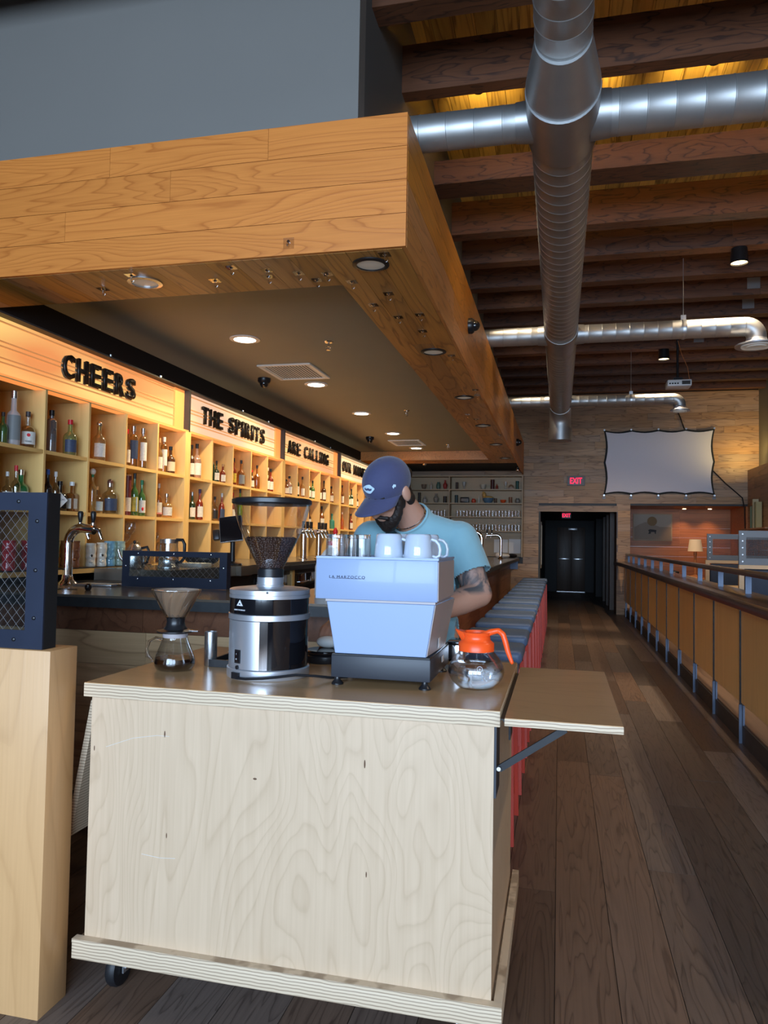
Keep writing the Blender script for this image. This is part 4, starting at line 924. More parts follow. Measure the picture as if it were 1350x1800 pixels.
for (m, c, row, x, y, h, r, kind, body, lab, cap, desc) in BOTTLES:
    z = SHZ[row] + .0008
    rr = {'U': 'upper', 'M': 'middle'}[row]
    t = thing('bottle', '%s, %s shelf cell %d under %s' % (desc, rr, c+1, signname[m]), 'bottle', (x, y, z), 'bottles under the %s sign, %s shelf' % (signname[m], rr))
    seg = 4 if kind == 'square' else (20 if m == 0 else 12)
    ch = h*.10 if cap not in ('none',) else 0
    pf = bottle_prof(kind, r, h-ch*.8)
    if kind == 'square':
        q = Matrix.Rotation(PI/4, 3, 'Z'); pf = [(a*1.25, b) for a, b in pf]
        obj('glass_body', MB().lathe(pf, (x,y,z), 4, M4=q), CB[body], t, bevel=.004, seg=1)
    else: obj('glass_body', MB().lathe(pf, (x,y,z), seg), CB[body], t, ang=50)
    nr = pf[-1][0]
    if cap != 'none':
        if cap == 'brownball' or cap == 'greencap' and kind == 'round' and c == 2:
            obj('stopper', MB().ell((x,y,z+h-.022), (.020,.020,.022), 14, 8), CC['brownball' if cap == 'brownball' else 'clearcap'], t)
            obj('collar', MB().cyl((x,y,z+h-ch-.03), nr*1.15, .028, 14), CC['greencap' if cap == 'greencap' else 'steel'], t)
        elif desc.startswith('ornate'): obj('stopper', MB().ell((x,y,z+h-.018), (.019,.019,.020), 14, 8).cyl((x,y,z+h-.06), .013, .03, 12), CC['steel'], t)
        else: obj('cap', MB().cyl((x,y,z+h-ch*1.3), nr*1.22, ch*1.3, 14), CC[cap], t)
    if kind == 'box': obj('cap', MB().lathe([(r*1.02,0),(r*1.02,.008)], (x,y,z+h-.006), 16), CC['corkcap'], t)
    if lab not in ('none',):
        zl = z + h*(.10 if kind != 'cyl' else .2); hl = h*(.34 if kind not in ('cyl','tall') else .45)
        if lab == 'diamond':
            s2 = r*.95; obj('diamond_label', MB().prism([(-s2,0),(0,-s2*1.15),(s2,0),(0,s2*1.15)], .002, frameM((x+r*.62, y-r*.72, z+h*.36), (.766,.643,0), (0,0,1), (.643,-.766,0))), M['paper'], t, smooth=False)
            text('label_letters', 'HENDRI', .011, frameM((x+r*.63-.023, y-r*.74-.021, z+h*.35), (.766,.643,0), (0,0,1), (.643,-.766,0)), .0008, M['navyink'], t, width=.058)
        elif kind == 'square':
            obj('paper_label', MB().box(x+r*.89,x+r*.905,y-r*.55,y+r*.55,zl,zl+hl).box(x-r*.55,x+r*.55,y-r*.905,y-r*.89,zl,zl+hl), CL[lab], t, smooth=False)
        else:
            # wrap-around label patch facing the room
            n = 9; a0 = -1.65; a1 = .25; R = r*1.045+.0012; vs = []; fs = []
            for i in range(n):
                a = a0+(a1-a0)*i/(n-1)
                for rr_, zz in ((R, zl), (R, zl+hl), (R-.001, zl+hl), (R-.001, zl)): vs.append((x+rr_*math.cos(a), y+rr_*math.sin(a), zz))
            for i in range(n-1):
                for k in range(4): a = i*4+k; b = i*4+(k+1) % 4; fs.append((a, a+4, b+4, b))
            fs.append((0,1,2,3)); fs.append(tuple((n-1)*4+k for k in (3,2,1,0)))
            obj('paper_label', MB().add(vs, fs), CL[lab], t)
            if desc.startswith('squat clear vodka'):
                obj('label_dot', MB().cyl((0,0,0), .008, .001, 14).__class__().lathe([(.010,0),(.010,.0012)], (x+R*.72,y-R*.70,zl+hl*.72), 14, M4=Vector((.72,-.70,0)).to_track_quat('Z','Y').to_matrix()), M['redcap'], t)
                text('label_letters', 'VODKA', .010, frameM((x+R*.72-.012, y-R*.72-.012, zl+hl*.15), (.707,.707,0), (0,0,1), (.707,-.707,0)), .001, M['navyink'], t, width=.034)
            if desc.startswith('slim pale bottle') : obj('label_band', MB().lathe([(R+.0004,0),(R+.0004,.012)], (x,y,zl), 14, cap=False), M['redcap'], t)
            if 'white and red' in desc: obj('label_band', MB().ell((x+R*.75,y-R*.66,zl+hl*.3), (.008,.010,.014), 10, 6), M['redcap'], t)
            if 'blue and yellow' in desc: B('label_band', x+R*.80, x+R*1.02, y-R*.55, y-R*.1, zl+.002, zl+hl*.98, CL['blue'], t)
# ceramic mugs on the lower shelf of the first unit
def tiki(name, lab, x, y, h, r, mat, group, eyes=False, z=1.181):
    t = thing(name, lab, 'mug', (x, y, z), group)
    pf = []; n = 22
    for i in range(n+1):
        q = i/n; k = 1 + .055*math.sin(q*19) + (.05 if .55 < q < .68 else 0) - (.10 if .28 < q < .36 else 0)
        pf.append((r*k*(.93+.07*q), h*q))
    pf += [(r*.86, h), (r*.80, h*.75)]
    mb = MB().lathe(pf, (x,y,z), 20)
    obj('mug_body', mb, mat, t, ang=70)
    fx, fy = .62, -.78
    if eyes:
        for s in (-1, 1):
            obj('eye_socket', MB().ell((x+fx*r*.93-fy*-s*r*.42, y+fy*r*.93+fx*s*r*.42, z+h*.47), (r*.22,r*.22,r*.26), 12, 8), M['gloss'], t)
        obj('jaw', MB().ell((x+fx*r*.75, y+fy*r*.75, z+h*.20), (r*.42,r*.42,r*.34), 12, 8), mat, t)
    else:
        obj('face_relief', MB().ell((x+fx*r*.93, y+fy*r*.93, z+h*.5), (r*.2,r*.2,h*.10), 10, 8).ell((x+fx*r*.9-.3*r, y+fy*r*.9-.2*r, z+h*.66), (r*.25,r*.25,h*.05), 10, 6).ell((x+fx*r*.9+.3*r, y+fy*r*.9+.3*r, z+h*.66), (r*.25,r*.25,h*.05), 10, 6).ell((x+fx*r*.88, y+fy*r*.88, z+h*.30), (r*.4,r*.4,h*.05), 12, 6), mat, t)
red = pbr('glaze_red', (.42,.02,.03), .15, coat=.5); blu = pbr('glaze_blue', (.16,.38,.55), .15, coat=.5); pgr = pbr('glaze_pale_green', (.36,.50,.46), .15, coat=.5); wht = pbr('glaze_white', (.72,.70,.62), .2, coat=.5); brn = pbr('glaze_brown', (.20,.07,.03), .2, coat=.5); dgr = pbr('glaze_green', (.09,.16,.07), .2, coat=.5); dbl = pbr('glaze_slate', (.07,.13,.22), .2, coat=.5)
gm = 'ceramic mugs on the bench of the first shelf unit'
tiki('tiki_mug', 'dark red carved mug, leftmost behind the wire screen', -2.93, 3.455, .165, .036, red, gm)
tiki('tiki_mug', 'slate blue carved mug between the two red mugs', -3.02, 3.56, .16, .026, dbl, gm)
tiki('tiki_mug', 'bright red carved mug behind the wire screen', -2.93, 3.60, .165, .036, red, gm)
tiki('tiki_mug', 'green brown carved mug left of the tap column', -3.05, 3.97, .165, .038, dgr, gm)
tiki('tiki_mug', 'brown carved mug right of the tap column', -2.93, 4.01, .165, .036, brn, gm)
tiki('tiki_mug', 'tall amber brown carved mug beside the divider', -3.05, 4.10, .165, .037, brn, gm)
tiki('skull_mug', 'white skull mug, left one of the pair', -2.95, 4.21, .15, .032, wht, gm, True)
tiki('skull_mug', 'white skull mug, right one beside the blue mug', -2.93, 4.295, .155, .033, wht, gm, True)
tiki('tiki_mug', 'sky blue carved mug beside the white skull mugs', -2.93, 4.385, .165, .038, blu, gm)
tiki('tiki_mug', 'pale green head shaped mug at the right', -2.93, 4.49, .165, .042, pgr, gm)
# piled globe glasses in fourth and fifth lower cells
k = 0
pos = ['bottom left','middle left','bottom centre','upper left','bottom right','topmost','bottom left','middle','topmost','bottom right']
for (x, y, z, cell) in [(-3.05,4.68,1.225,4),(-2.97,4.74,1.30,4),(-3.05,4.76,1.225,4),(-3.0,4.66,1.37,4),(-2.95,4.80,1.225,4),(-2.98,4.70,1.44,4),(-3.05,5.10,1.225,5),(-3.0,5.16,1.30,5),(-3.05,5.12,1.375,5),(-3.0,5.2,1.225,5)]:
    tag(obj('round_glass', MB().lathe([(.022,-.045),(.036,-.02),(.038,.01),(.030,.04),(.029,.04),(.036,.01),(.034,-.02),(.018,-.042)], (x,y,z), 16, M4=Matrix.Rotation(random.uniform(-1,1), 3, 'X')), M['fglass']), 'rounded clear glass, %s in the pile, lower cell %d under CHEERS' % (pos[k], cell), 'glass', 'piled glasses in lower cell %d' % cell); k += 1

# ------------------------------------------------------------------ bar
ZB = 1.09
bar = thing('bar_counter', 'long L-shaped bar with dark metal top and oak plank front', 'bar', (-1.1, 3.2, 0))
poly = [(-3.35,3.18),(-.78,3.18),(-.78,15.08),(-1.42,15.08),(-1.42,3.93),(-3.35,3.93)]
def flat(poly, z0, z1): return MB().prism(poly, z1-z0, frameM((0,0,z0),(1,0,0),(0,1,0),(0,0,1)))
obj('counter_top', flat(poly, ZB-.012, ZB), M['counter'], bar, smooth=False)
obj('counter_edge', flat([(x+.003*(1 if x > -1.4 else 0), y-(.003 if y < 3.2 else 0)) for x, y in poly], ZB-.058, ZB-.0125), M['counter_edge'], bar, smooth=False)
B('bar_core', -3.3, -.97, 3.34, 3.85, .08, ZB-.06, 'plinth', bar); B('bar_core', -1.35, -.97, 3.85, 15.0, .08, ZB-.06, 'plinth', bar)
z = .09; rows = [(.09,.30),(.30,.52),(.52,.735),(.735,.90),(.90,1.03)]
for i, (a, b) in enumerate(rows):
    xs = {0:[-3.3,-2.1,-.95],1:[-3.3,-1.5,-.95],2:[-3.3,-.95],3:[-3.3,-2.0,-.95],4:[-3.3,-2.02,-.95]}[i]
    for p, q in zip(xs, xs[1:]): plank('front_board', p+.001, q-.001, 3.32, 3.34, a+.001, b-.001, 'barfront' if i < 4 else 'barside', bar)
    y = 3.32
    while y < 14.95:
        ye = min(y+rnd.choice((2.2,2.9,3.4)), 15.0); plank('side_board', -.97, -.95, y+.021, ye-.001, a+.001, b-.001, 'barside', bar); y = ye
B('foot_rail_plinth', -.97, -.955, 3.34, 15, 0, .08, 'plinth', bar)
B('end_bracket', -1.05, -.80, 14.95, 14.97, .86, 1.03, 'steelpost', bar); B('end_post', -1.15, -.95, 15.01, 15.2, 0, 1.03, 'farply', bar)
obj('foot_rail', MB().tube([(-.84,3.5,.2),(-.84,14.9,.2)], .02, 10), M['steel'], bar)
tag(B('drip_tray', -2.72, -2.47, 3.72, 3.86, ZB+.0005, ZB+.014, 'steel', bevel=.002), 'narrow steel drip tray on the near bar left of the mesh guard', 'tray')
# draught towers
def tower(x, y, z, h, reach, d, lab, handles=2, r=.024):
    """swan-neck tower; d = (dx, dy) unit direction in which the arm points"""
    t = thing('draught_tower', lab, 'beer tap', (x, y, z))
    pts = [(x,y,z+.03),(x,y,z+h-.09)]
    for i in range(1, 9):
        a = PI/2*i/8; q = .09*(1-math.cos(a)); pts.append((x+d[0]*q, y+d[1]*q, z+h-.09+.09*math.sin(a)))
    pts.append((x+d[0]*reach, y+d[1]*reach, z+h-.012))
    obj('column', MB().tube(pts, r, 16), M['chrome'], t)
    obj('base_flange', MB().lathe([(.062,0),(.055,.012),(.034,.03),(r,.06)], (x,y,z+.0005), 24), M['chrome'], t)
    for k in range(handles):
        q = reach - .01 - .085*k; cx, cy, cz = x+d[0]*q, y+d[1]*q, z+h
        f = obj('faucet', MB().tube([(cx,cy,cz+.03),(cx,cy,cz-.012)], .012, 10).tube([(cx,cy,cz),(cx+.028*d[0]+.012,cy+.028*d[1],cz-.015),(cx+.042*d[0]+.018,cy+.042*d[1],cz-.065)], [.013,.012,.009], 10), M['chrome'], t)
        obj('tap_handle', MB().lathe([(.008,0),(.012,.02),(.017,.055),(.012,.068),(.004,.07)], (cx,cy,cz+.028), 12), M['plastic'], f)
    return t
tower(-2.80, 3.78, ZB, .335, .17, (1,0), 'chrome swan-neck beer tower with two black handles, nearest, left of the guard', 2, .028)
tower(-1.02, 10.0, ZB, .43, .26, (-1,0), 'chrome beer tower on the bar just behind the man on the right', 2, .026)
tower(-1.02, 13.4, ZB, .43, .26, (-1,0), 'farther chrome beer tower on the bar beyond the first one', 2, .026)
# tap cluster on the back counter
def cluster(x, y, lab):
    t = thing('tap_cluster', lab, 'beer tap', (x, y, 1.173))
    obj('column', MB().lathe([(.045,0),(.045,.012),(.030,.02),(.030,.30)], (x,y,1.174), 20).tube([(x,y-.14,1.46),(x,y+.14,1.46)], .028, 14), M['chrome'], t)
    for k in range(3):
        yy = y-.11+.11*k
        f = obj('faucet', MB().tube([(x,yy,1.46),(x+.06,yy,1.46),(x+.085,yy,1.40)], [.012,.013,.009], 10).tube([(x+.04,yy,1.46),(x+.04,yy,1.49)], .008, 8), M['chrome'], t)
        obj('tap_handle', MB().box(x+.028,x+.052,yy-.016,yy+.016,1.49,1.56), M['plastic'], f)
cluster(-2.50, 7.02, 'chrome three-tap column on back counter right behind the bean hopper')
cluster(-2.50, 7.50, 'chrome three-tap column nearer to the milk jug')
t = thing('tap_handle_red', 'beer tap with a red and green handle near the milk jug', 'beer tap', (-2.5, 8.1, 1.173))
obj('column', MB().cyl((-2.5,8.1,1.174), .02, .20, 12), M['chrome'], t); obj('handle_red', MB().lathe([(.01,0),(.03,.05),(.012,.10)], (-2.5,8.1,1.42), 10), M['redcap'], t); obj('handle_green', MB().lathe([(.02,0),(.04,.03),(.01,.055)], (-2.5,8.1,1.37), 10), pbr('tap_green', (.10,.2,.12), .4), t)
# metal-framed wire guard on the bar
g = thing('bar_guard', 'low blue-black steel guard with wire glass window on the near bar', 'guard', (-2.1, 3.87, ZB))
GX0, GX1, GY = -2.455, -1.80, 3.80
m = MB(); m.box(GX0,GX1,GY,GY+.006,ZB+.001,1.152).box(GX0,GX1,GY,GY+.006,1.268,1.298).box(GX0,GX0+.045,GY,GY+.006,1.152,1.268).box(GX1-.045,GX1,GY,GY+.006,1.152,1.268)
m.box(GX0,GX1,GY+.006,GY+.05,1.29,1.298).box(GX0,GX0+.006,GY+.006,GY+.05,ZB+.001,1.29).box(GX1-.006,GX1,GY+.006,GY+.05,ZB+.001,1.29)
obj('guard_frame', m, M['bluesteel'], g, smooth=False)
B('guard_pane', GX0+.04, GX1-.04, GY+.0065, GY+.009, 1.148, 1.272, 'pane', g)
def wires(x0, x1, z0, z1, y, step, r, slope=1.0):
    m = MB()
    for s in (1, -1):
        c = x0 - (z1-z0)/slope
        while c < x1 + (z1-z0)/slope:
            # line x = c + s*(z-z0)/slope
            P = []
            for z in (z0, z1):
                P.append((c + s*(z-z0)/slope, z))
            (xa, za), (xb, zb) = P
            def clip(xa, za, xb, zb):
                pts = []
                for lim in (x0, x1):
                    if (xa-lim)*(xb-lim) < 0: q = (lim-xa)/(xb-xa); pts.append(q)
                ins = [0.0, 1.0] + pts; ins.sort(); best = None
                for a, b in zip(ins, ins[1:]):
                    mx = xa+(xb-xa)*(a+b)/2
                    if x0 <= mx <= x1: best = (a, b) if best is None else (best[0], b)
                return best
            q = clip(xa, za, xb, zb)
            if q and q[1]-q[0] > .02:
                f = lambda k: (xa+(xb-xa)*k, y, za+(zb-za)*k)
                m.tube([f(q[0]), f(q[1])], r, 4)
            c += step
    return m
tag(obj('wire_mesh', wires(GX0+.045, GX1-.045, 1.152, 1.268, GY+.004, .040, .0007), M['zinc'], g, smooth=False), kind='stuff')
for x, z in [(GX0+.1,1.283),(-2.13,1.283),(GX1-.1,1.283),(GX0+.1,1.138),(-2.13,1.138),(GX1-.1,1.138),(GX0+.022,1.21),(GX1-.022,1.21)]:
    obj('bolt', MB().lathe([(.006,0),(.005,-.003),(.002,-.004)], (x,GY,z), 10, axis='y'), M['chrome'], g)
# small things on the bar and back counter
t = thing('bottle_opener', 'dark bar blade lying on the bar beside the tap', 'opener', (-2.62, 3.45, ZB)); obj('blade', MB().box(-2.70,-2.60,3.44,3.47,ZB+.0006,ZB+.004).tube([(-2.60,3.455,ZB+.003),(-2.50,3.46,ZB+.003)], .002, 6), M['plastic'], t)
tag(obj('bottle_stopper', MB().lathe([(.012,0),(.018,.012),(.017,.028),(.008,.036)], (-2.42,3.44,ZB+.0006), 16), M['gloss']), 'small round black stopper standing on the near bar', 'stopper')
kt = thing('kettle', 'steel teapot with round black lid knob behind the guard', 'kettle', (-2.66, 4.25, 1.173))
x, y, z = -2.66, 4.25, 1.173+.001
B('kettle_stand', -2.88, -2.34, 4.15, 5.52, 1.1, 1.1725, 'counter', fb)
obj('kettle_body', MB().lathe([(.062,0),(.068,.01),(.060,.10),(.045,.13),(.03,.142)], (x,y,z), 24), M['steel'], kt)
obj('kettle_lid', MB().lathe([(.044,0),(.030,.02),(.010,.028)], (x,y,z+.132), 20), M['steel'], kt); obj('lid_knob', MB().ell((x,y,z+.17), (.010,.010,.012), 12, 8), M['plastic'], kt)
obj('spout', MB().tube([(x-.05,y-.01,z+.03),(x-.09,y-.015,z+.07),(x-.105,y-.02,z+.12)], [.014,.010,.008], 10), M['steel'], kt)
obj('handle', MB().tube([(x+.05,y,z+.13),(x+.09,y,z+.14),(x+.11,y,z+.10),(x+.09,y,z+.04),(x+.055,y,z+.03)], .009, 8), M['plastic'], kt)
ek = thing('electric_kettle', 'clear glass electric kettle with steel rim and black handle behind the guard', 'kettle', (-2.53, 4.45, 1.173))
x, y = -2.53, 4.45
obj('kettle_base', MB().lathe([(.072,0),(.072,.012),(.066,.02),(.066,.055)], (x,y,z), 28), M['steel'], ek)
obj('glass_body', MB().lathe([(.066,.055),(.062,.12),(.058,.165),(.056,.165),(.060,.12),(.064,.056)], (x,y,z), 28), M['glass'], ek)
obj('steel_rim', MB().lathe([(.060,.165),(.060,.192),(.03,.197)], (x,y,z), 28), M['steel'], ek)
obj('handle', MB().tube([(x+.055,y,z+.188),(x+.10,y,z+.188),(x+.115,y,z+.16),(x+.115,y,z+.07),(x+.09,y,z+.04),(x+.06,y,z+.045)], .011, 10), M['plastic'], ek)
ps = thing('till_screen', 'black touchscreen till tilted on a stand behind the guard', 'till', (-2.42, 5.16, 1.173))
Q = Matrix.Translation((-2.42,5.16,1.45)) @ Matrix.Rotation(math.radians(-8), 4, 'Y') @ Matrix.Rotation(math.radians(14), 4, 'Z') @ Matrix.Rotation(math.radians(-14), 4, 'X')
def tb(mb, Q): mb.v = [tuple(Q @ Vector(v)) for v in mb.v]; return mb
obj('till_case', tb(MB().box(-.085,.085,0,.022,-.100,.100), Q), M['steel'], ps, smooth=False)
obj('till_glass', tb(MB().box(-.082,.082,-.004,-.0005,-.097,.097), Q), M['gloss'], ps, smooth=False)
obj('till_stand', MB().lathe([(.075,0),(.07,.015),(.02,.03),(.018,.13),(.02,.25)], (-2.42,5.20,1.174), 20), M['plastic'], ps)
obj('card_reader', tb(MB().box(-.14,-.09,.0,.05,-.07,.01), Q), M['plastic'], ps, bevel=.008)
tag(obj('folded_apron', MB().ell((-2.56,4.98,1.2245), (.13,.09,.05), 18, 10), M['plastic']), 'dark folded cloth heaped left of the till', 'cloth')
B('till_shelf', -2.5, -2.3, 5.1, 5.3, 1.1, 1.1725, 'counter', fb)
tag(B('paper_stack', -2.60, -2.42, 4.70, 4.86, 1.173, 1.20, 'paper', bevel=.003), 'stack of white papers behind the wire guard', 'papers')
mj = thing('milk_jug', 'white plastic milk jug with red cap behind the espresso machine', 'jug', (-1.13, 3.60, ZB))
obj('jug_body', MB().lathe([(.075,0),(.082,.01),(.082,.15),(.07,.19),(.035,.235),(.018,.25),(.018,.262)], (-1.13,3.60,ZB+.001), 28), M['white'], mj)
obj('jug_cap', MB().cyl((-1.13,3.60,ZB+.262), .021, .022, 18), M['redcap'], mj)
obj('jug_handle', MB().tube([(-1.07,3.60,ZB+.205),(-1.035,3.60,ZB+.17),(-1.035,3.6,ZB+.11),(-1.052,3.6,ZB+.09)], .012, 8), M['white'], mj)
# clutter on the far end of the bar
tag(obj('crumpled_towel', MB().ell((-1.04,14.2,ZB+.045), (.13,.16,.045), 18, 10).ell((-1.12,14.1,ZB+.06), (.06,.07,.05), 12, 8), M['paper']), 'crumpled white towel at the far end of the bar', 'towel')
tag(obj('black_cloth', MB().ell((-.90,14.75,ZB+.04), (.10,.12,.042), 14, 8), M['plastic']), 'black cloth beside the white towel at far end of the bar', 'cloth')
tag(obj('steel_shaker', MB().lathe([(.045,0),(.055,.13),(.05,.14)], (-1.34,10.9,ZB+.001), 20), M['steel']), 'steel shaker cup on the bar behind the near tower', 'shaker')
tag(obj('steel_shaker', MB().lathe([(.04,0),(.05,.12),(.046,.125)], (-1.28,11.5,ZB+.001), 20), M['steel']), 'smaller steel tin on the bar left of the far tower', 'shaker')
tag(B('wooden_box', -1.42, -1.16, 12.0, 12.3, ZB+.001, ZB+.07, 'deck', bevel=.004), 'small wooden box on the bar behind the far tower', 'box')
t = thing('notice_sheet', 'white printed sheets pinned on the wall below the far shelf', 'paper', (-1.0, 15.24, 1.2)); B('sheet', -1.30, -1.02, 15.235, 15.245, 1.18, 1.45, 'paper', t); B('sheet', -1.0, -.76, 15.235, 15.245, 1.17, 1.46, 'paper', t)
tag(B('notice_sheet', -1.92, -1.74, 15.235, 15.245, 1.36, 1.55, 'paper'), 'small white sheet under the glasses shelf behind the tower', 'paper')
# ------------------------------------------------------------------ half wall with screen box at left
hw = thing('half_wall', 'pale plywood half-height wall end at the left edge', 'wall end', (-1.6, 1.9, 0))
B('wall_end_body', -2.9, -1.43, 1.866, 1.99, .0, 1.043, 'post', hw, bevel=.002)
sb = thing('screen_box', 'blue-black steel box screen with wire glass standing on the half wall', 'screen', (-1.7, 1.87, 1.0435))
Z0 = 1.044; SXa, SXb = -2.6, -1.468; SY = 1.878
m = MB(); m.box(SXa,SXb,SY,SY+.006,Z0,1.098).box(SXa,SXb,SY,SY+.006,1.452,1.505).box(-1.530,SXb,SY,SY+.006,1.098,1.452).box(SXa,-1.9,SY,SY+.006,1.098,1.452)
obj('screen_front', m, M['bluesteel'], sb, smooth=False)
m = MB(); m.box(SXb-.004,SXb,SY+.006,SY+.06,Z0,1.505).box(SXa,SXb-.004,SY+.006,SY+.06,1.501,1.505).box(SXa,SXb-.004,SY+.006,SY+.06,Z0,Z0+.004)
obj('screen_side', m, M['black'], sb, smooth=False)
B('screen_pane', -1.905, -1.525, SY+.008, SY+.011, 1.094, 1.456, 'pane', sb)
tag(obj('wire_mesh', wires(-1.9, -1.53, 1.098, 1.452, SY+.0045, .030, .0007, 1.15), M['zinc'], sb, smooth=False), kind='stuff')
for x, z in [(-1.565,1.478),(-1.499,1.42),(-1.499,1.275),(-1.499,1.135),(-1.565,1.07),(-1.75,1.478),(-1.75,1.07)]:
    obj('bolt', MB().lathe([(.006,0),(.0055,-.003),(.002,-.005)], (x,SY,z), 12, axis='y'), M['plastic'], sb)

# ------------------------------------------------------------------ coffee cart
ZT = .935
ct = thing('coffee_cart', 'birch plywood coffee cart on casters with a fold-out side shelf', 'cart', (-.77, 2.4, 0))
CX0, CX1, CY0, CY1 = -1.40, -.148, 1.985, 2.80
def topped(name, x0, x1, y0, y1, z0, z1, par):
    o = B(name, x0, x1, y0, y1, z0, z1-.0015, 'plyedge', par, bevel=.0015)
    s = B('veneer', x0+.001, x1-.001, y0+.001, y1-.001, z1-.0016, z1, 'birch_top', o); return o
topped('cart_top', CX0, CX1, CY0, CY1, ZT-.042, ZT, ct)
B('front_panel', -1.383, -.165, 2.004, 2.022, .165, ZT-.0425, 'birch', ct)
B('side_panel', -1.383, -1.365, 2.0225, 2.78, .165, ZT-.0425, 'birch', ct); B('side_panel', -.183, -.165, 2.0225, 2.78, .165, ZT-.0425, 'birch', ct)
B('back_panel', -1.364, -.184, 2.762, 2.78, .165, ZT-.0425, 'birch', ct)
B('base_board', -1.408, -.135, 1.978, 2.81, .118, .1645, 'plyedge', ct, bevel=.002)
for a in ((-1.408,-.135,1.978,2.0035),): B('base_lip', *a, .1647, .176, 'plyedge', ct)
B('base_lip', -.158, -.135, 2.004, 2.81, .1647, .176, 'plyedge', ct)
for (x, y) in ((-1.31,2.08),(-.235,2.08),(-1.31,2.70),(-.235,2.70)):
    cs_ = obj('caster', MB().lathe([(.034,-.017),(.053,-.015),(.057,-.008),(.057,.008),(.053,.015),(.034,.017)], (x,y,.0575), 28, axis='x'), M['tyre'], ct)
    obj('caster_fork', MB().box(x-.026,x-.021,y-.018,y+.018,.045,.116).box(x+.021,x+.026,y-.018,y+.018,.045,.116).box(x-.04,x+.04,y-.04,y+.04,.1155,.1178), M['zinc'], cs_, smooth=False)
    obj('axle', MB().cyl((x-.030,y,.0575), .010, .060, 12, 'x'), M['chrome'], cs_)
# fold-out shelf right
topped('fold_out_shelf', -.132, .158, 1.912, 2.71, ZT-.020, ZT, ct)
obj('hinge_strip', MB().box(-.1475,-.1325,1.99,2.70,ZT-.024,ZT-.0205), M['plastic'], ct, smooth=False)
for yb in (2.02, 2.62):
    br = obj('folding_bracket', MB().box(-.1645,-.1585,yb-.014,yb+.10,.70,.892), M['machine_base'], ct, smooth=False)
    obj('bracket_arm', MB().bar((-.152,yb,.775), (.02,yb,.893), .018, .010, (0,1,0)).bar((-.142,yb,.905), (.06,yb,.905), .014, .008), M['plastic'], br, smooth=False)
    obj('rivet', MB().cyl((-.152,yb-.016,.778), .0055, .004, 12, 'y'), M['white'], br)
# folded-down shelf left
o = obj('folded_shelf', MB().hexa([(-1.50,2.06,.44),(-1.48,2.06,.44),(-1.48,2.78,.44),(-1.50,2.78,.44),(-1.425,2.06,.865),(-1.405,2.06,.865),(-1.405,2.78,.865),(-1.425,2.78,.865)]), M['plyedge'], ct, smooth=False)
obj('folding_bracket', MB().box(-1.398,-1.385,2.09,2.118,.52,.84), M['machine_base'], ct, smooth=False)
obj('knot', MB().cyl((0,0,0),.001,.001,4), M['birch'], ct) if False else None
for (x, z, w, h) in [(-1.135,.795,.002,.010),(-.52,.76,.002,.012),(-1.12,.50,.0015,.008),(-.51,.46,.0015,.008),(-1.37,.735,.0015,.008),(-.845,.69,.005,.003)]:
    obj('wood_knot', MB().ell((x,2.0038,z), (w*1.2,.0007,h), 10, 6), pbr('knot_dark', (.12,.06,.03), .6), ct).scale = (1,1,1)
for pts in ([(-1.33,.742),(-1.24,.775),(-1.16,.789),(-1.12,.789)], [(-1.20,.438),(-1.14,.433),(-1.09,.437)]):
    obj('scratch', MB().tube([(x,2.0037,z) for x, z in pts], .0006, 4), M['paper'], ct)

# ------------------------------------------------------------------ espresso machine
em = thing('espresso_machine', 'pale blue-white espresso machine on a dark base, back towards the viewer', 'espresso machine', (-.54, 2.35, ZT))
MY0, MY1 = 2.192, 2.55
B('machine_base', -.682, -.372, MY0, MY1+.02, .958, 1.026, 'machine_base', em, bevel=.003)
obj('base_rim', MB().box(-.680,-.374,MY0+.002,MY1+.018,1.0262,1.030), M['plastic'], em, smooth=False)
for x, y in ((-.664,MY0+.012),(-.390,MY0+.012),(-.664,MY1-.02),(-.390,MY1-.02)):
    obj('foot', MB().lathe([(.0185,0),(.0185,.004),(.010,.014),(.009,.0225)], (x,y,ZT+.0005), 20), M['plastic'], em)
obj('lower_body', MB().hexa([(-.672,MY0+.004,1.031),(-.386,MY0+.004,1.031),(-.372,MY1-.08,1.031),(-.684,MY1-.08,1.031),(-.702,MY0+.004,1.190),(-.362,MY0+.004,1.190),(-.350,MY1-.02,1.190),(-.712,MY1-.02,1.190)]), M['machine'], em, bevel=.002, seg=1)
obj('side_cheek', MB().hexa([(-.3855,MY0+.008,1.034),(-.3835,MY0+.008,1.034),(-.3695,MY1-.084,1.034),(-.3715,MY1-.084,1.034),(-.3615,MY0+.008,1.188),(-.3595,MY0+.008,1.188),(-.3475,MY1-.024,1.188),(-.3495,MY1-.024,1.188)]), M['machine_side'], em, smooth=False)
B('neck_strip', -.705, -.36, MY0+.004, MY1-.03, 1.1905, 1.197, 'machine_side', em)
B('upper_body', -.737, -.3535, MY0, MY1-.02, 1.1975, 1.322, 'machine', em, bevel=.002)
B('side_cheek', -.3532, -.3512, MY0+.003, MY1-.024, 1.201, 1.318, 'machine_side', em)
m = MB(); r_ = .002
for q in ((-.737,-.351,MY0,MY0+.004),(-.737,-.351,MY1-.024,MY1-.02),(-.737,-.733,MY0+.004,MY1-.024),(-.355,-.351,MY0+.004,MY1-.024)): m.box(*q, 1.3222, 1.3295)
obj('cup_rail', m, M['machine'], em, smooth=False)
text('brand_letters', 'LA MARZOCCO', .0085, faceM((-.693,MY0-.0002,1.262)), .0016, M['navyink'], em, bold=-.005, width=.114, spacing=1.25)
B('brand_underline', -.684, -.580, MY0-.0016, MY0-.0002, 1.2612, 1.2622, 'navyink', em)
B('rating_label', -.3715, -.3705, MY0+.22, MY0+.26, .985, 1.005, 'white', em)
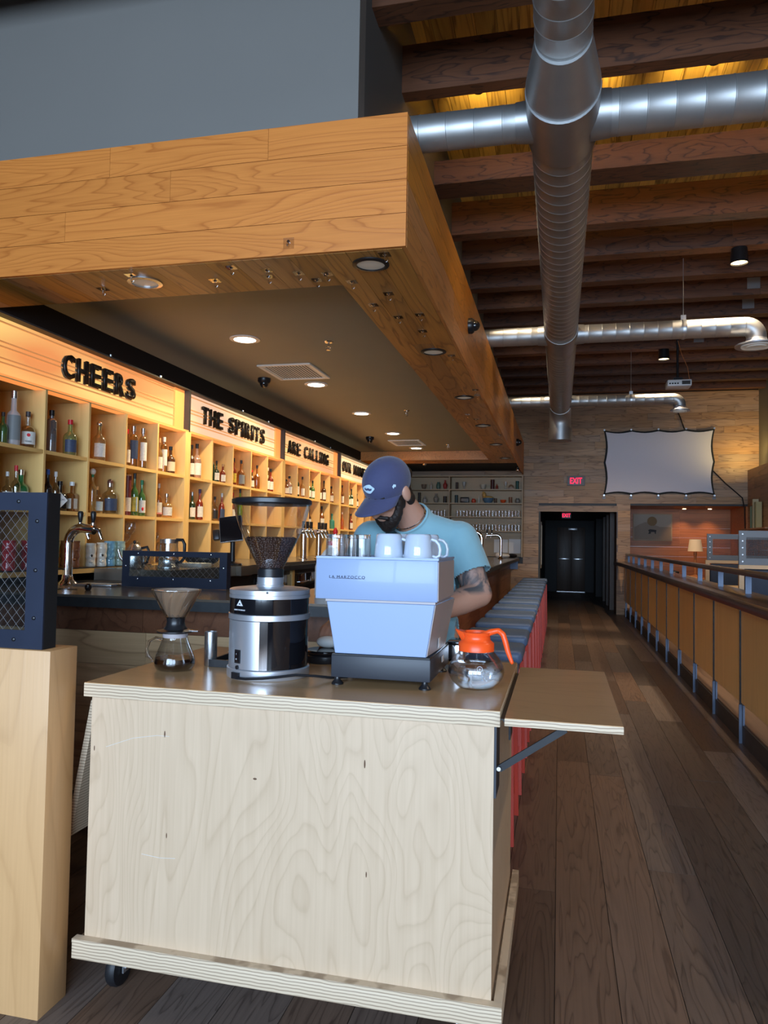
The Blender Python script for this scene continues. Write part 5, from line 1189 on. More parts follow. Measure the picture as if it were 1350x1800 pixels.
B('side_sticker', -.3695, -.3685, MY0+.13, MY0+.165, 1.045, 1.075, 'white', em)
# grippy mat
gmm = MB(); rnd2 = random.Random(5)
for i in range(150):
    x = -.560+.178*(i % 75)/75; y = MY0+.02+.17*rnd2.random(); gmm.add([(x,y,1.3225),(x+.003,y,1.3225),(x+.0015,y+.002,1.3225),(x+.0015+rnd2.uniform(-.002,.002),y,1.3225+.006+.003*rnd2.random())], [(2,1,0),(0,1,3),(1,2,3),(2,0,3)])
gmm.box(-.564,-.375,MY0+.015,MY0+.20,1.3222,1.3245)
cm = obj('cup_mat', gmm, pbr('cup_mat_green', (.36,.46,.30), .7), None, smooth=False); tag(cm, 'pale green bristly mat under the white mugs on the espresso machine', 'mat', kind='stuff')
# mugs upside down
mg0 = None
mugs = []
for row, yy in enumerate((MY0+.052, MY0+.148)):
    for col, xx in enumerate((-.517, -.424)): mugs.append((xx+.008*row, yy+.002*row, row, col))
names = {(0,0): 'white mug upside down on the espresso machine, front left one', (0,1): 'white mug upside down on the espresso machine, front right one', (1,0): 'white mug upside down, rear left one behind the front pair', (1,1): 'white mug upside down, rear right one with handle showing'}
for (xx, yy, row, col) in mugs:
    if mg0 is None:
        mg0 = thing('mug', names[(row, col)], 'mug', (xx, yy, 1.3248), 'upturned white mugs')
        z = 1.3249
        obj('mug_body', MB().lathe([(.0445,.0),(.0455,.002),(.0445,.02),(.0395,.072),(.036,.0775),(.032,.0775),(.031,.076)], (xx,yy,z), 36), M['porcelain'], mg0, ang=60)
        hp = [(.040,.062),(.054,.058),(.064,.046),(.068,.030),(.066,.012),(.056,.006),(.043,.010)]
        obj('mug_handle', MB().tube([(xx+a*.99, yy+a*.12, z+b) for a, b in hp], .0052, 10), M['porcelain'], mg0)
        index_kids(mg0); mg0['group'] = 'upturned white mugs'
    else: dup(mg0, (xx, yy, 1.3248), names[(row, col)])
g0 = None
gl = [(-.690,MY0+.045,'left one at the front'),(-.652,MY0+.115,'middle one behind the front left glass'),(-.607,MY0+.060,'right one beside the mugs'),(-.690,MY0+.19,'rearmost one')]
for x, y, d in gl:
    if g0 is None:
        g0 = thing('glass_tumbler', 'cut glass tumbler upside down on the espresso machine, '+d, 'glass', (x, y, 1.3225), 'upturned tumblers'); z = 1.3226
        obj('glass_wall', MB().lathe([(.0300,0),(.0305,.002),(.0285,.074),(.0275,.076),(.001,.076),(.001,.066),(.0255,.062),(.0275,.002),(.0285,0),(.030,0)], (x,y,z), 20, cap=False), M['fglass'], g0, ang=20)
        obj('thick_bottom', MB().lathe([(.0262,.0635),(.0278,.0755)], (x,y,z), 12), M['rglass'], g0, ang=20)
        index_kids(g0)
    else: dup(g0, (x, y, 1.3225), 'cut glass tumbler upside down on the espresso machine, '+d)
# knock box and tamping puck
kb = thing('knock_box', 'small steel box with dark top behind the pale espresso machine', 'box', (-.345, 2.66, ZT))
B('box_body', -.385, -.325, 2.60, 2.72, ZT+.012, 1.018, 'chrome', kb, bevel=.003); B('box_lid', -.384, -.326, 2.602, 2.718, 1.0185, 1.028, 'gloss', kb, bevel=.002)
obj('foot', MB().cyl((-.37,2.615,ZT+.0005), .008, .012, 10).cyl((-.34,2.7,ZT+.0005), .008, .012, 10), M['plastic'], kb)
pk = thing('round_scale', 'round black two-layer base by the barista hand', 'stand', (-.83, 2.60, ZT))
obj('lower_disc', MB().lathe([(.074,0),(.078,.006),(.078,.024),(.074,.028)], (-.83,2.60,ZT+.0006), 36), M['plastic'], pk)
obj('upper_disc', MB().lathe([(.070,0),(.073,.004),(.073,.012),(.07,.015)], (-.83,2.60,ZT+.029), 36), M['gloss'], pk)

# ------------------------------------------------------------------ grinder
GX, GYc, gz = -.926, 2.285, ZT+.0006
gr = thing('coffee_grinder', 'black and silver coffee grinder with a big clear hopper', 'grinder', (GX, GYc, ZT))
R = .129
obj('foot_ring', MB().lathe([(R+.003,0),(R+.005,.004),(R+.005,.030),(R+.002,.033)], (GX,GYc,gz), 64), M['alu'], gr)
def arc(a0, a1, r0, r1, z0, z1, n=20):
    vs = []; fs = []
    for i in range(n+1):
        a = a0+(a1-a0)*i/n
        for r, z in ((r1,z0),(r1,z1),(r0,z1),(r0,z0)): vs.append((GX+r*math.cos(a), GYc+r*math.sin(a), z))
    for i in range(n):
        for k in range(4): p = i*4+k; q = i*4+(k+1) % 4; fs.append((p, p+4, q+4, q))
    fs.append((0,1,2,3)); fs.append(tuple(n*4+k for k in (3,2,1,0)))
    return MB().add(vs, fs)
za, zb_ = ZT+.034, 1.119
obj('lower_body', MB().cyl((GX,GYc,za), R-.004, zb_-za, 48), M['gloss'], gr)
obj('silver_panel', arc(-2.62, -1.42, R-.006, R, za, zb_), M['alu'], gr)
obj('black_panel', arc(-1.40, .6, R-.006, R-.001, za, zb_), M['gloss'], gr)
obj('chrome_edge', arc(-1.42, -1.22, R-.005, R+.0006, za, zb_, 6), M['chrome'], gr)
obj('middle_ring', MB().lathe([(R-.004,0),(R+.003,.002),(R+.003,.019),(R-.004,.021)], (GX,GYc,1.1195), 64), M['alu'], gr)
obj('black_band', MB().cyl((GX,GYc,1.141), R, .048, 64), M['gloss'], gr)
obj('top_ring', MB().lathe([(R+.002,0),(R+.002,.010),(R-.003,.0105),(R-.003,.013),(R+.002,.0135),(R+.002,.026),(R-.004,.029),(R*.45,.036)], (GX,GYc,1.1895), 64), M['alu'], gr, ang=30)
obj('neck_collar', MB().lathe([(.046,0),(.046,.004),(.043,.006),(.043,.030)], (GX,GYc,1.224), 40), M['alu'], gr)
obj('black_collar', MB().lathe([(.043,0),(.0435,.026),(.041,.028)], (GX,GYc,1.2545), 40), M['plastic'], gr)
hp_ = [(.041,1.282),(.048,1.296),(.085,1.372),(.108,1.425),(.124,1.478),(.127,1.495)]
obj('hopper', MB().lathe(hp_, (GX,GYc,0), 56, cap=False), M['hopper'], gr, ang=70)
obj('hopper_lid', MB().lathe([(.126,0),(.131,.004),(.131,.016),(.126,.020),(.06,.0215)], (GX,GYc,1.492), 56), M['plastic'], gr)
def gp(a, r, z): return (GX+r*math.cos(a), GYc+r*math.sin(a), z)
def onface(a, r, z, w, h, d):    # small plate facing outwards at angle a
    ax = (-math.sin(a), math.cos(a), 0); n = (math.cos(a), math.sin(a), 0)
    return frameM(gp(a, r, z), ax, (0,0,1), n)
a = -2.02
obj('switch_frame', MB().prism([(-.0125,-.021),(.0125,-.021),(.0125,.021),(-.0125,.021)], .003, onface(a,R,1.008,0,0,0)), M['plastic'], gr, smooth=False)
obj('rocker', MB().prism([(-.008,-.015),(.008,-.015),(.008,.015),(-.008,.015)], .004, onface(a,R+.0025,1.008,0,0,0)), M['gloss'], gr, smooth=False)
text('switch_marks', 'I', .005, onface(a,R+.0066,1.014,0,0,0), .0004, M['whiteink'], gr, center=True); text('switch_marks', 'O', .005, onface(a,R+.0066,.998,0,0,0), .0004, M['whiteink'], gr, center=True)
obj('reset_button', MB().prism([(.0065*math.cos(t), .0065*math.sin(t)) for t in [i*PI/8 for i in range(16)]], .005, onface(a,R,.974,0,0,0)), M['plastic'], gr)
obj('blue_badge', MB().prism([(.010*math.cos(t), .010*math.sin(t)) for t in [i*PI/10 for i in range(20)]], .001, onface(a,R+.0002,.950,0,0,0)), M['blueink'], gr)
text('badge_letters', 'On', .006, onface(a,R+.0013,.947,0,0,0), .0004, M['whiteink'], gr, center=True)
a = -1.99
obj('triangle_badge', MB().prism([(-.014,0),(.014,0),(0,.019)], .001, onface(a,R+.0003,1.167,0,0,0)), M['whiteink'], gr, smooth=False)
obj('triangle_mark', MB().prism([(-.004,.004),(.004,.004),(.003,.008),(-.003,.008)], .0006, onface(a,R+.0014,1.167,0,0,0)), M['navyink'], gr, smooth=False)
text('badge_letters', 'GRIND ON DEMAND', .0042, onface(a,R+.0008,1.152,0,0,0), .0004, M['whiteink'], gr, width=.050, center=True, bold=.02)
for aa, zz in ((-1.25, 1.211),): obj('screw', MB().prism([(.004*math.cos(t), .004*math.sin(t)) for t in [i*PI/6 for i in range(12)]], .002, onface(aa,R+.001,zz,0,0,0)), M['plastic'], gr)
obj('cable_plug', MB().prism([(-.016,-.010),(.016,-.010),(.016,.010),(-.016,.010)], .008, onface(-2.02,R+.004,.955-.006,0,0,0)), M['plastic'], gr, smooth=False)
cd = tag(obj('power_cord', MB().tube([gp(-1.95,R+.012,.943),gp(-1.7,R+.013,.944),gp(-1.3,R+.012,.948),gp(-1.0,R+.013,.951),(-.80,2.20,.955),(-.74,2.215,.953),(-.70,2.25,.944),(-.66,2.30,.9395)], .0042, 8), M['plastic']), 'black power cord running from the grinder to under the espresso machine', 'cord')
# beans
bm_ = MB(); rb = random.Random(11)
def hop_r(z):
    for (r0,z0),(r1,z1) in zip(hp_, hp_[1:]):
        if z0 <= z <= z1: return r0+(r1-r0)*(z-z0)/(z1-z0)
    return .04
bm_.lathe([(.034,1.283),(.042,1.298),(.078,1.372),(.080,1.377)], (GX,GYc,0), 28)
def bean(c, n_, s=1.0):
    q = Vector(n_).to_track_quat('Z', 'Y').to_matrix() @ Matrix.Rotation(rb.uniform(0, 2*PI), 3, 'Z')
    bm_.ell(c, (.0055*s,.0038*s,.0030*s), 7, 4, M4=q)
zz = 1.288
while zz < 1.381:
    rr = hop_r(zz)-.0055; n = int(2*PI*rr/.0078)
    for i in range(n):
        a = 2*PI*i/n + rb.uniform(-.05,.05)
        bean((GX+rr*math.cos(a), GYc+rr*math.sin(a), zz+rb.uniform(-.002,.002)), (math.cos(a), math.sin(a), -.3+rb.uniform(-.3,.3)))
    zz += .0068
for i in range(420):
    a = rb.uniform(0, 2*PI); rr = .078*math.sqrt(rb.random()); bean((GX+rr*math.cos(a), GYc+rr*math.sin(a), 1.380+rb.uniform(-.001,.004)), (rb.uniform(-.5,.5), rb.uniform(-.5,.5), 1))
tag(obj('coffee_beans', bm_, M['bean'], None, ang=80), 'dark roasted coffee beans filling the lower half of the clear hopper', 'coffee beans', kind='stuff')

# ------------------------------------------------------------------ pour-over set
px_, py_, pz_ = -1.254, 2.265, ZT+.0006
cf = thing('coffee_carafe', 'small glass server holding dark coffee on the cart', 'carafe', (px_, py_, ZT))
obj('server_glass', MB().lathe([(.052,0),(.060,.004),(.067,.018),(.068,.028),(.062,.05),(.052,.075),(.042,.102),(.041,.108)], (px_,py_,pz_), 44, cap=False).lathe([(.0005,.001),(.052,.0012)], (px_,py_,pz_), 44, cap=False), M['glass'], cf, ang=60)
obj('coffee', MB().lathe([(.049,.003),(.058,.006),(.0645,.018),(.066,.028),(.0635,.040)], (px_,py_,pz_), 40), M['coffee'], cf)
obj('server_handle', MB().tube([(px_-.044,py_-.004,pz_+.098),(px_-.068,py_-.006,pz_+.104),(px_-.090,py_-.008,pz_+.092),(px_-.100,py_-.009,pz_+.068),(px_-.094,py_-.008,pz_+.042),(px_-.078,py_-.006,pz_+.026),(px_-.066,py_-.004,pz_+.024)], .0048, 12), M['rglass'], cf)
dp = thing('coffee_dripper', 'black-based pour-over dripper with ribbed glass cone on the carafe', 'dripper', (px_, py_, pz_+.109))
obj('grey_seal', MB().lathe([(.040,0),(.0415,.006),(.0415,.014),(.038,.016)], (px_,py_,pz_+.1085), 36), M['machine_side'], dp)
obj('dripper_base', MB().lathe([(.058,0),(.062,.003),(.062,.006),(.040,.011),(.032,.022),(.029,.036),(.031,.048),(.032,.052)], (px_,py_,pz_+.125), 44), M['plastic'], dp)
obj('clip', MB().box(px_+.045,px_+.085,py_-.006,py_+.006,pz_+.130,pz_+.134), M['steel'], dp)
# filter cone with spiral ribs
vs = []; fs = []; n = 48; h = 10
for i in range(h+1):
    q = i/h; r = .030+(.079-.030)*q**.92; zz = pz_+.172+q*.094
    for k in range(n):
        a = 2*PI*k/n + q*.5; rr = r*(1+.05*math.cos(12*(2*PI*k/n))) ; vs.append((px_+rr*math.cos(a), py_+rr*math.sin(a), zz))
for i in range(h):
    for k in range(n): a = i*n+k; b = i*n+(k+1) % n; fs.append((a, b, b+n, a+n))
obj('glass_cone', MB().add(vs, fs), thin_glass('ribbed_cone', (.93,.88,.82), .20), dp, ang=70)
obj('paper_filter', MB().lathe([(.024,.175),(.034,.190),(.072,.262),(.074,.268)], (px_,py_,pz_), 40, cap=False), thin_glass('wet_paper_filter', (.78,.62,.48), .02, .6, dens=.72), dp)
obj('rim', MB().lathe([(.077,.263),(.082,.266),(.082,.269),(.077,.270)], (px_,py_,pz_), 44, cap=False), M['fglass'], dp)
st = tag(obj('steel_cup', MB().lathe([(.020,0),(.022,.004),(.022,.118),(.0205,.118),(.020,.01)], (-1.178,2.375,ZT+.0006), 28), M['steel']), 'slim brushed steel cup standing behind the glass server', 'cup')
tr = thing('black_tray', 'flat black tray between the carafe and the grinder', 'tray', (-1.10, 2.40, ZT))
obj('tray_floor', MB().box(-1.165,-.99,2.36,2.52,ZT+.0006,ZT+.006), M['plastic'], tr, smooth=False)
m = MB()
for q in ((-1.165,-.99,2.352,2.36),(-1.165,-.99,2.52,2.528),(-1.173,-1.165,2.352,2.528),(-.99,-.982,2.352,2.528)): m.box(*q, ZT+.0006, ZT+.026)
obj('tray_rim', m, M['plastic'], tr, smooth=False)
tag(B('tablet_case', -1.13, -1.0, 2.56, 2.74, ZT+.0006, ZT+.014, 'machine_base', bevel=.003), 'thin dark slab lying behind the black tray', 'tablet')
for i, (x, y) in enumerate([(-1.22,2.62),(-1.19,2.59),(-1.25,2.68)]):
    tag(obj('crumb', MB().ell((x,y,ZT+.0018), (.008,.003,.0012), 8, 5), M['paper']), 'tiny white paper scrap near the cart back left corner', 'scrap', 'white scraps')

# ------------------------------------------------------------------ orange-topped coffee pot
ox, oy, oz = -.2455, 2.285, ZT+.0006
cp = thing('coffee_pot', 'round glass coffee pot of water with bright orange collar and handle', 'coffee pot', (ox, oy, ZT))
outer = [(.001,.001),(.050,.001),(.056,.004),(.072,.018),(.084,.038),(.0865,.050),(.083,.068),(.070,.092),(.054,.110),(.050,.118),(.050,.124)]
inner = [(.0485,.124),(.0485,.118),(.0525,.109),(.0685,.0905),(.0815,.067),(.085,.050),(.0825,.039),(.0705,.0195),(.055,.006),(.049,.0035),(.001,.0035)]
obj('glass_bulb', MB().lathe(outer+inner, (ox,oy,oz), 56, cap=False), M['glass'], cp, ang=70)
obj('water', MB().lathe([(.0005,.004),(.049,.0042),(.0545,.0065),(.070,.0200),(.082,.0392),(.0843,.050),(.0808,.067),(.0778,.072),(.0005,.072)], (ox,oy,oz), 56, cap=False), M['water'], cp, ang=60)
obj('collar', MB().lathe([(.0505,.112),(.0545,.113),(.0545,.136),(.049,.141),(.043,.146),(.042,.158),(.047,.170),(.045,.170),(.0405,.158),(.041,.146)], (ox,oy,oz), 48), M['orange'], cp, ang=50)
obj('spout', MB().hexa([(ox-.030,oy-.026,oz+.142),(ox-.030,oy+.026,oz+.142),(ox-.044,oy+.014,oz+.142),(ox-.044,oy-.014,oz+.142),(ox-.036,oy-.030,oz+.170),(ox-.036,oy+.030,oz+.170),(ox-.066,oy+.006,oz+.177),(ox-.066,oy-.006,oz+.177)]), M['orange'], cp, bevel=.003)
obj('pot_lid', MB().lathe([(.044,.160),(.035,.163),(.001,.163)], (ox,oy,oz), 40, cap=False), M['orange'], cp)
hpts = [(ox+.020,oy-.005,oz+.160),(ox+.045,oy-.010,oz+.172),(ox+.068,oy-.014,oz+.178),(ox+.082,oy-.018,oz+.168),(ox+.090,oy-.020,oz+.145),(ox+.098,oy-.022,oz+.115),(ox+.110,oy-.024,oz+.085)]
hm = MB()
for (p, q), (wa, wb) in zip(zip(hpts, hpts[1:]), [(.022,.020),(.020,.017),(.017,.018),(.018,.018),(.018,.016),(.016,.012)]):
    hm.caps(p, wa*.5, q, wb*.5, 12, 3)
fused('pot_handle', hm, M['orange'], cp, voxel=.0025, smooth=4)
text('pot_mark', 'V', .007, faceM((ox+.020,oy-.0835,oz+.066)), .0006, M['whiteink'], cp, center=True)
obj('pot_mark_ring', MB().lathe([(.0085,0),(.0085,.0006),(.0075,.0006),(.0075,0),(.0085,0)], (ox+.020,oy-.0835,oz+.0695), 20, axis='y', cap=False), M['whiteink'], cp)
# ------------------------------------------------------------------ bar stools
def stool(y):
    x0, x1 = -.615, -.195; z = .78
    t = thing('bar_stool', 'x', 'stool', ((x0+x1)/2, y+.2, 0), 'blue stools along the bar')
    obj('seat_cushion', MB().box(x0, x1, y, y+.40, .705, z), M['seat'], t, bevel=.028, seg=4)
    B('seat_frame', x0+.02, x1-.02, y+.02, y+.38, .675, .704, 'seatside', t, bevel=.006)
    for x in (x1-.018, x0+.018):
        s = 1 if x > -.4 else -1
        obj('leg', MB().bar((x,y+.05,.676), (x+s*.012,y-.0,0), .022, .022, (1,0,0)), M['stoolred'], t, smooth=False)
        obj('leg', MB().bar((x,y+.35,.676), (x+s*.012,y+.40,0), .022, .022, (1,0,0)), M['stoolred'], t, smooth=False)
        obj('cross_brace', MB().bar((x-s*.012,y+.06,.67), (x-s*.004,y+.37,.12), .016, .018, (1,0,0)), M['stoolred'], t, smooth=False)
        obj('cross_brace', MB().bar((x-s*.030,y+.34,.67), (x-s*.020,y+.03,.12), .016, .018, (1,0,0)), M['stoolred'], t, smooth=False)
    obj('foot_bar', MB().bar((x0+.01,y+.012,.25),(x1-.01,y+.012,.25), .02, .02), M['stoolred'], t, smooth=False)
    obj('foot_bar', MB().bar((x0+.01,y+.388,.25),(x1-.01,y+.388,.25), .02, .02), M['stoolred'], t, smooth=False)
    return t
ONAME = ['first', 'second', 'third', 'fourth', 'fifth', 'sixth', 'seventh', 'eighth', 'ninth', 'tenth', 'eleventh', 'twelfth', 'thirteenth', 'fourteenth', 'fifteenth']
s0 = stool(3.46); index_kids(s0)
for k in range(14):
    lb = 'blue cushioned bar stool with red crossed legs, %s from the cart' % ONAME[k]
    if k == 0: s0['label'] = lb
    else: dup(s0, (s0.location.x, s0.location.y+.712*k, 0), lb)

# ------------------------------------------------------------------ railing on the right
rl = thing('rail_partition', 'long wooden rail partition with ledge, steel posts and maple panels', 'railing', (1.3, 3.2, 0))
ys = [2.93+.92*k for k in range(14)]
obj('ledge', MB().box(1.10,1.40,2.6,14.0,.985,1.05), M['walnut'], rl, bevel=.004)
obj('ledge_return', MB().hexa([(1.10,14.0,.985),(1.40,14.0,.985),(1.13,YW-.02,.985),(1.05,YW-.02,.985),(1.10,14.0,1.05),(1.40,14.0,1.05),(1.13,YW-.02,1.05),(1.05,YW-.02,1.05)]), M['walnut'], rl, smooth=False)
obj('handrail', MB().box(1.275,1.345,2.6,YW-.03,1.175,1.215), M['walnut'], rl, bevel=.005)
for y in ys:
    obj('upright', MB().box(1.285,1.325,y-.006,y+.006,1.0505,1.1745), M['steelpost'], rl, smooth=False)
    obj('post', MB().box(1.242,1.262,y-.006,y+.006,0,.27).box(1.2622,1.2745,y-.03,y+.03,.129,.27), M['steelpost'], rl, smooth=False)
    B('reveal_strip', 1.246, 1.262, y-.006, y+.006, .2705, .984, 'plastic', rl)
for a, b in zip([2.6]+ys, ys+[YW-.03]):
    if b-a > .1: plank('rail_panel', 1.255, 1.285, a+.012, b-.012, .285, .984, 'railpanel', rl)

# ------------------------------------------------------------------ booths beyond the rail
def booth(x0, x1, y, lab):
    t = thing('booth_seat', lab, 'booth', ((x0+x1)/2, y, .141))
    m = MB(); z0, z1 = .142, 1.19
    m.box(x0, x0+.05, y, y+.05, z0, z1).box(x1-.05, x1, y, y+.05, z0, z1).box(x0+.05, x1-.05, y, y+.05, z1-.04, z1).box(x0+.05, x1-.05, y, y+.05, .60, .66)
    obj('booth_frame', m, M['blond'], t, smooth=False)
    B('back_cushion', x0+.055, x1-.055, y-.02, y+.06, .665, z1-.045, 'upholstery', t, bevel=.03)
    B('seat_base', x0+.02, x1-.02, y-.55, y-.001, .142, .50, 'blond', t); B('seat_cushion', x0+.02, x1-.02, y-.55, y-.02, .505, .60, 'upholstery', t, bevel=.03)
    return t
def mesh_screen(x0, x1, y, lab):
    t = thing('mesh_screen', lab, 'screen', ((x0+x1)/2, y, 1.191))
    m = MB(); f = .07; z0, z1 = 1.1915, 1.555
    m.box(x0, x0+f, y, y+.03, z0, z1).box(x1-f, x1, y, y+.03, z0, z1).box(x0+f, x1-f, y, y+.03, z1-f, z1).box(x0+f, x1-f, y, y+.03, z0, z0+f)
    obj('screen_frame', m, M['screenmetal'], t, smooth=False)
    w = MB(); q = x0+f
    while q < x1-f: w.box(q, q+.003, y+.012, y+.015, z0+f, z1-f); q += .014
    q = z0+f
    while q < z1-f: w.box(x0+f, x1-f, y+.0152, y+.018, q, q+.003); q += .014
    tag(obj('wire_mesh', w, M['machine_base'], t, smooth=False), kind='stuff')
    for k in range(5):
        obj('bolt', MB().cyl((x0+f/2, y-.004, z0+.035+.073*k), .008, .004, 8, 'y'), M['zinc'], t)
    return t
booth(1.86, 3.3, 8.5, 'blond wood booth with navy back, nearer one behind the rail')
mesh_screen(1.86, 3.3, 8.505, 'grey steel framed mesh screen on the nearer booth back')
booth(1.98, 3.3, 11.0, 'blond wood booth with navy back, farther one near the lamp')
mesh_screen(2.0, 3.3, 11.005, 'grey steel framed mesh screen on the farther booth back')
def table(x0, x1, y0, y1, lab):
    t = thing('dining_table', lab, 'table', ((x0+x1)/2, (y0+y1)/2, .141))
    B('table_top', x0, x1, y0, y1, .855, .89, 'blond', t, bevel=.004)
    obj('pedestal', MB().lathe([(.22,0),(.20,.02),(.035,.04),(.035,.70),(.12,.712)], ((x0+x1)/2, (y0+y1)/2, .1415), 20), M['plastic'], t)
table(1.75, 3.2, 7.15, 7.75, 'blond dining table in front of the nearer booth')
table(1.85, 3.2, 9.55, 10.2, 'blond dining table between the two booths')
table(1.75, 3.0, 4.9, 5.6, 'blond dining table nearest the viewer behind the rail')
tag(B('folded_menu', 1.80, 2.0, 5.15, 5.4, .8905, .905, 'graywall', bevel=.002), 'grey folded menu on the nearest table behind the rail', 'menu')
tag(obj('black_bowl', MB().lathe([(.03,0),(.06,.03),(.07,.05),(.064,.05),(.03,.01)], (1.88,5.5,.8906), 20), M['gloss']), 'small black bowl on the nearest table behind the rail', 'bowl')
for k, x in enumerate((1.5, 1.75)):
    tag(obj('place_setting', MB().box(x,x+.16,12.6,12.8,.8915,.93).ell((x+.08,12.75,.95),(.07,.06,.03),12,8), M['plastic']), 'dark place setting on the far table by the rail, ' + ('left' if k == 0 else 'right') + ' one', 'place setting')
table(1.42, 2.1, 12.3, 13.2, 'blond dining table farthest along the rail near the recess')
lp = thing('table_lamp', 'lamp with a linen shade and a brown stem beyond the booths', 'lamp', (2.33, 13.9, .141))
obj('lamp_shade', MB().lathe([(.125,0),(.095,.21),(.092,.21),(.122,0)], (2.33,13.9,1.29), 32, cap=False), M['lampshade'], lp)
obj('lamp_stem', MB().lathe([(.10,0),(.09,.03),(.02,.05),(.02,.35),(.03,.42),(.015,.55),(.012,.62)], (2.33,13.9,.83), 16), M['redwood'], lp)
obj('lamp_stand', MB().box(2.18,2.48,13.75,14.05,.142,.829), M['redwood'], lp, smooth=False)
# books leaning on the right wall ledge
B('wall_shelf', 3.38, 3.4995, 13.6, 15.29, 1.70, 1.725, 'wallside', wr)
bc = [(.35,.30,.14),(.20,.23,.12),(.45,.38,.22),(.15,.20,.12)]
for k, (y, h, c) in enumerate([(14.2,.46,bc[0]),(14.27,.46,bc[1]),(14.42,.52,bc[2]),(14.60,.40,bc[3])]):
    b = thing('tall_book', ['tall olive book', 'tall dark green book', 'tallest cream spined book', 'shorter dark green book'][k] + ' standing on the right wall shelf', 'book', (3.45, y, 1.726))
    mm = pbr('book_cloth', c, .6); B('book_cover', 3.39, 3.48, y, y+.006, 1.7262, 1.7262+h, mm, b); B('book_cover', 3.39, 3.48, y+.034, y+.04, 1.7262, 1.7262+h, mm, b); B('book_spine', 3.384, 3.3899, y, y+.04, 1.7262, 1.7262+h, mm, b); B('book_pages', 3.39, 3.475, y+.0062, y+.0338, 1.73, 1.722+h, 'paper', b)
# cove light on the right wall ledge and warm spots in recess
cl = thing('cove_light', 'glowing strip light lying on the right wall ledge', 'light', (3.63, 12.5, 2.76)); B('light_strip', 3.60, 3.64, 9.0, 15.2, 2.762, 2.775, 'cove', cl)
spot('cove_lamp', (3.45, 14.6, 2.95), 24, (1, .72, .22), 2.6, 1, target=(3.2, 15.3, 3.6), rad=.1)
for k, (x, y) in enumerate(((2.55, 16.5), (3.05, 16.5))):
    t = thing('recess_downlight', 'small warm downlight in the booth recess, ' + ('left' if k == 0 else 'right') + ' one', 'ceiling light', (x, y, 2.16))
    obj('light_lens', MB().cyl((x,y,2.152), .035, .012, 16), M['warm_emit'], t)
    spot('recess_lamp', (x, y, 2.14), 13, (1, .55, .22), 1.7, .8, target=(x, y+.15, 1), rad=.03)
for k, y in enumerate((2.9, 6.0, 9.0)):  # added out-of-view spotlights that brighten the hall floor and booths
    t = thing('ceiling_spotlight_or_fill', 'added unseen fill spotlight above the booths, out on the right, %s row' % ['near', 'middle', 'far'][k], 'ceiling light', (2.95, y, 4.35))
    obj('housing', MB().lathe([(.075,0),(.085,-.15),(.078,-.15),(.07,-.06)], (2.95,y,4.35), 24), M['plastic'], t)
    obj('light_lens', MB().cyl((2.95,y,4.215), .0765, .004, 24), M['warm_emit'], t)
    spot('beam_or_fill_spot', (2.95, y, 4.19), 110, (1, .80, .55), 2.0, .9, target=(1.3, y+.4, 0), rad=.06)
for k, y in enumerate((4.98, 7.45, 9.0, 11.3)):  # added spotlights hidden by the beams, to brighten the rail panels
    t = thing('ceiling_spotlight_or_fill', 'added fill spotlight hidden between the beams beside the duct, %s from the camera' % ords[k], 'ceiling light', (-.5, y, 4.70))
    obj('housing', MB().lathe([(.075,0),(.085,-.15),(.078,-.15),(.07,-.06)], (-.5,y,4.70), 24).tube([(-.5,y,4.70),(-.5,y-.2,4.70)], .012, 6), M['plastic'], t)
    obj('light_lens', MB().cyl((-.5,y,4.565), .0765, .004, 24), M['warm_emit'], t)
    spot('beam_or_fill_spot', (-.5, y, 4.54), 105, (1, .80, .55), 1.5, .9, target=(1.25, y+.6, .5), rad=.06)
# general lamps of the hall: beam spotlights, added hidden uplights that brighten the deck
spot('beam_or_fill_spot', (1.72, 7.84, 4.19), 260, (1, .80, .55), 1.5, .9, target=(1.0, 8.2, 0), rad=.06)
spot('beam_or_fill_spot', (1.52, 11.74, 4.19), 260, (1, .76, .50), 1.7, .9, target=(1.2, 13.5, 0), rad=.06)
for k, (x, y) in enumerate(((1.0, 5.25), (.2, 5.25), (-.6, 5.25), (1.8, 5.25), (2.6, 5.25), (3.4, 5.25))):
    t = thing('deck_fill_uplight', 'small added fill uplight hidden between the roof beams, %s from the grey wall' % ['third', 'second', 'first', 'fourth', 'fifth', 'sixth'][k], 'light', (x, y, 4.66))
    obj('housing', MB().lathe([(.035,0),(.045,.05),(.045,.07)], (x,y,4.66), 16).tube([(x,y,4.67),(x,y-.42,4.67)], .01, 6), M['plastic'], t)
    spot('deck_fill_lamp', (x, y, 4.76), 85, (1, .70, .22), 1.25, .9, target=(x, y+1.0, 5.50), rad=.04)

# ------------------------------------------------------------------ the barista
pn = thing('person', 'bearded man in navy cap and light blue t-shirt leaning over the espresso machine', 'person', (-.56, 3.0, 0))
Fd = Vector((-.41, -.69, -.57)).normalized(); Ud = Vector((0,0,1)) - Fd*Fd.z; Ud.normalize()
Ud = (Ud + Vector((.12, 0, 0))); Ud = (Ud - Fd*Ud.dot(Fd)).normalized()
Sd = Fd.cross(Ud).normalized()                 # towards his right cheek / left cheek: Sd points to his right
HC = Vector((-.680, 2.915, 1.578))
def hd(s, u, f): return HC + Sd*s*1.02 + Ud*(u*1.18 if u < 0 else u*1.02) + Fd*f*1.02
R3 = Matrix((Sd, Fd, Ud)).transposed()
body = MB()
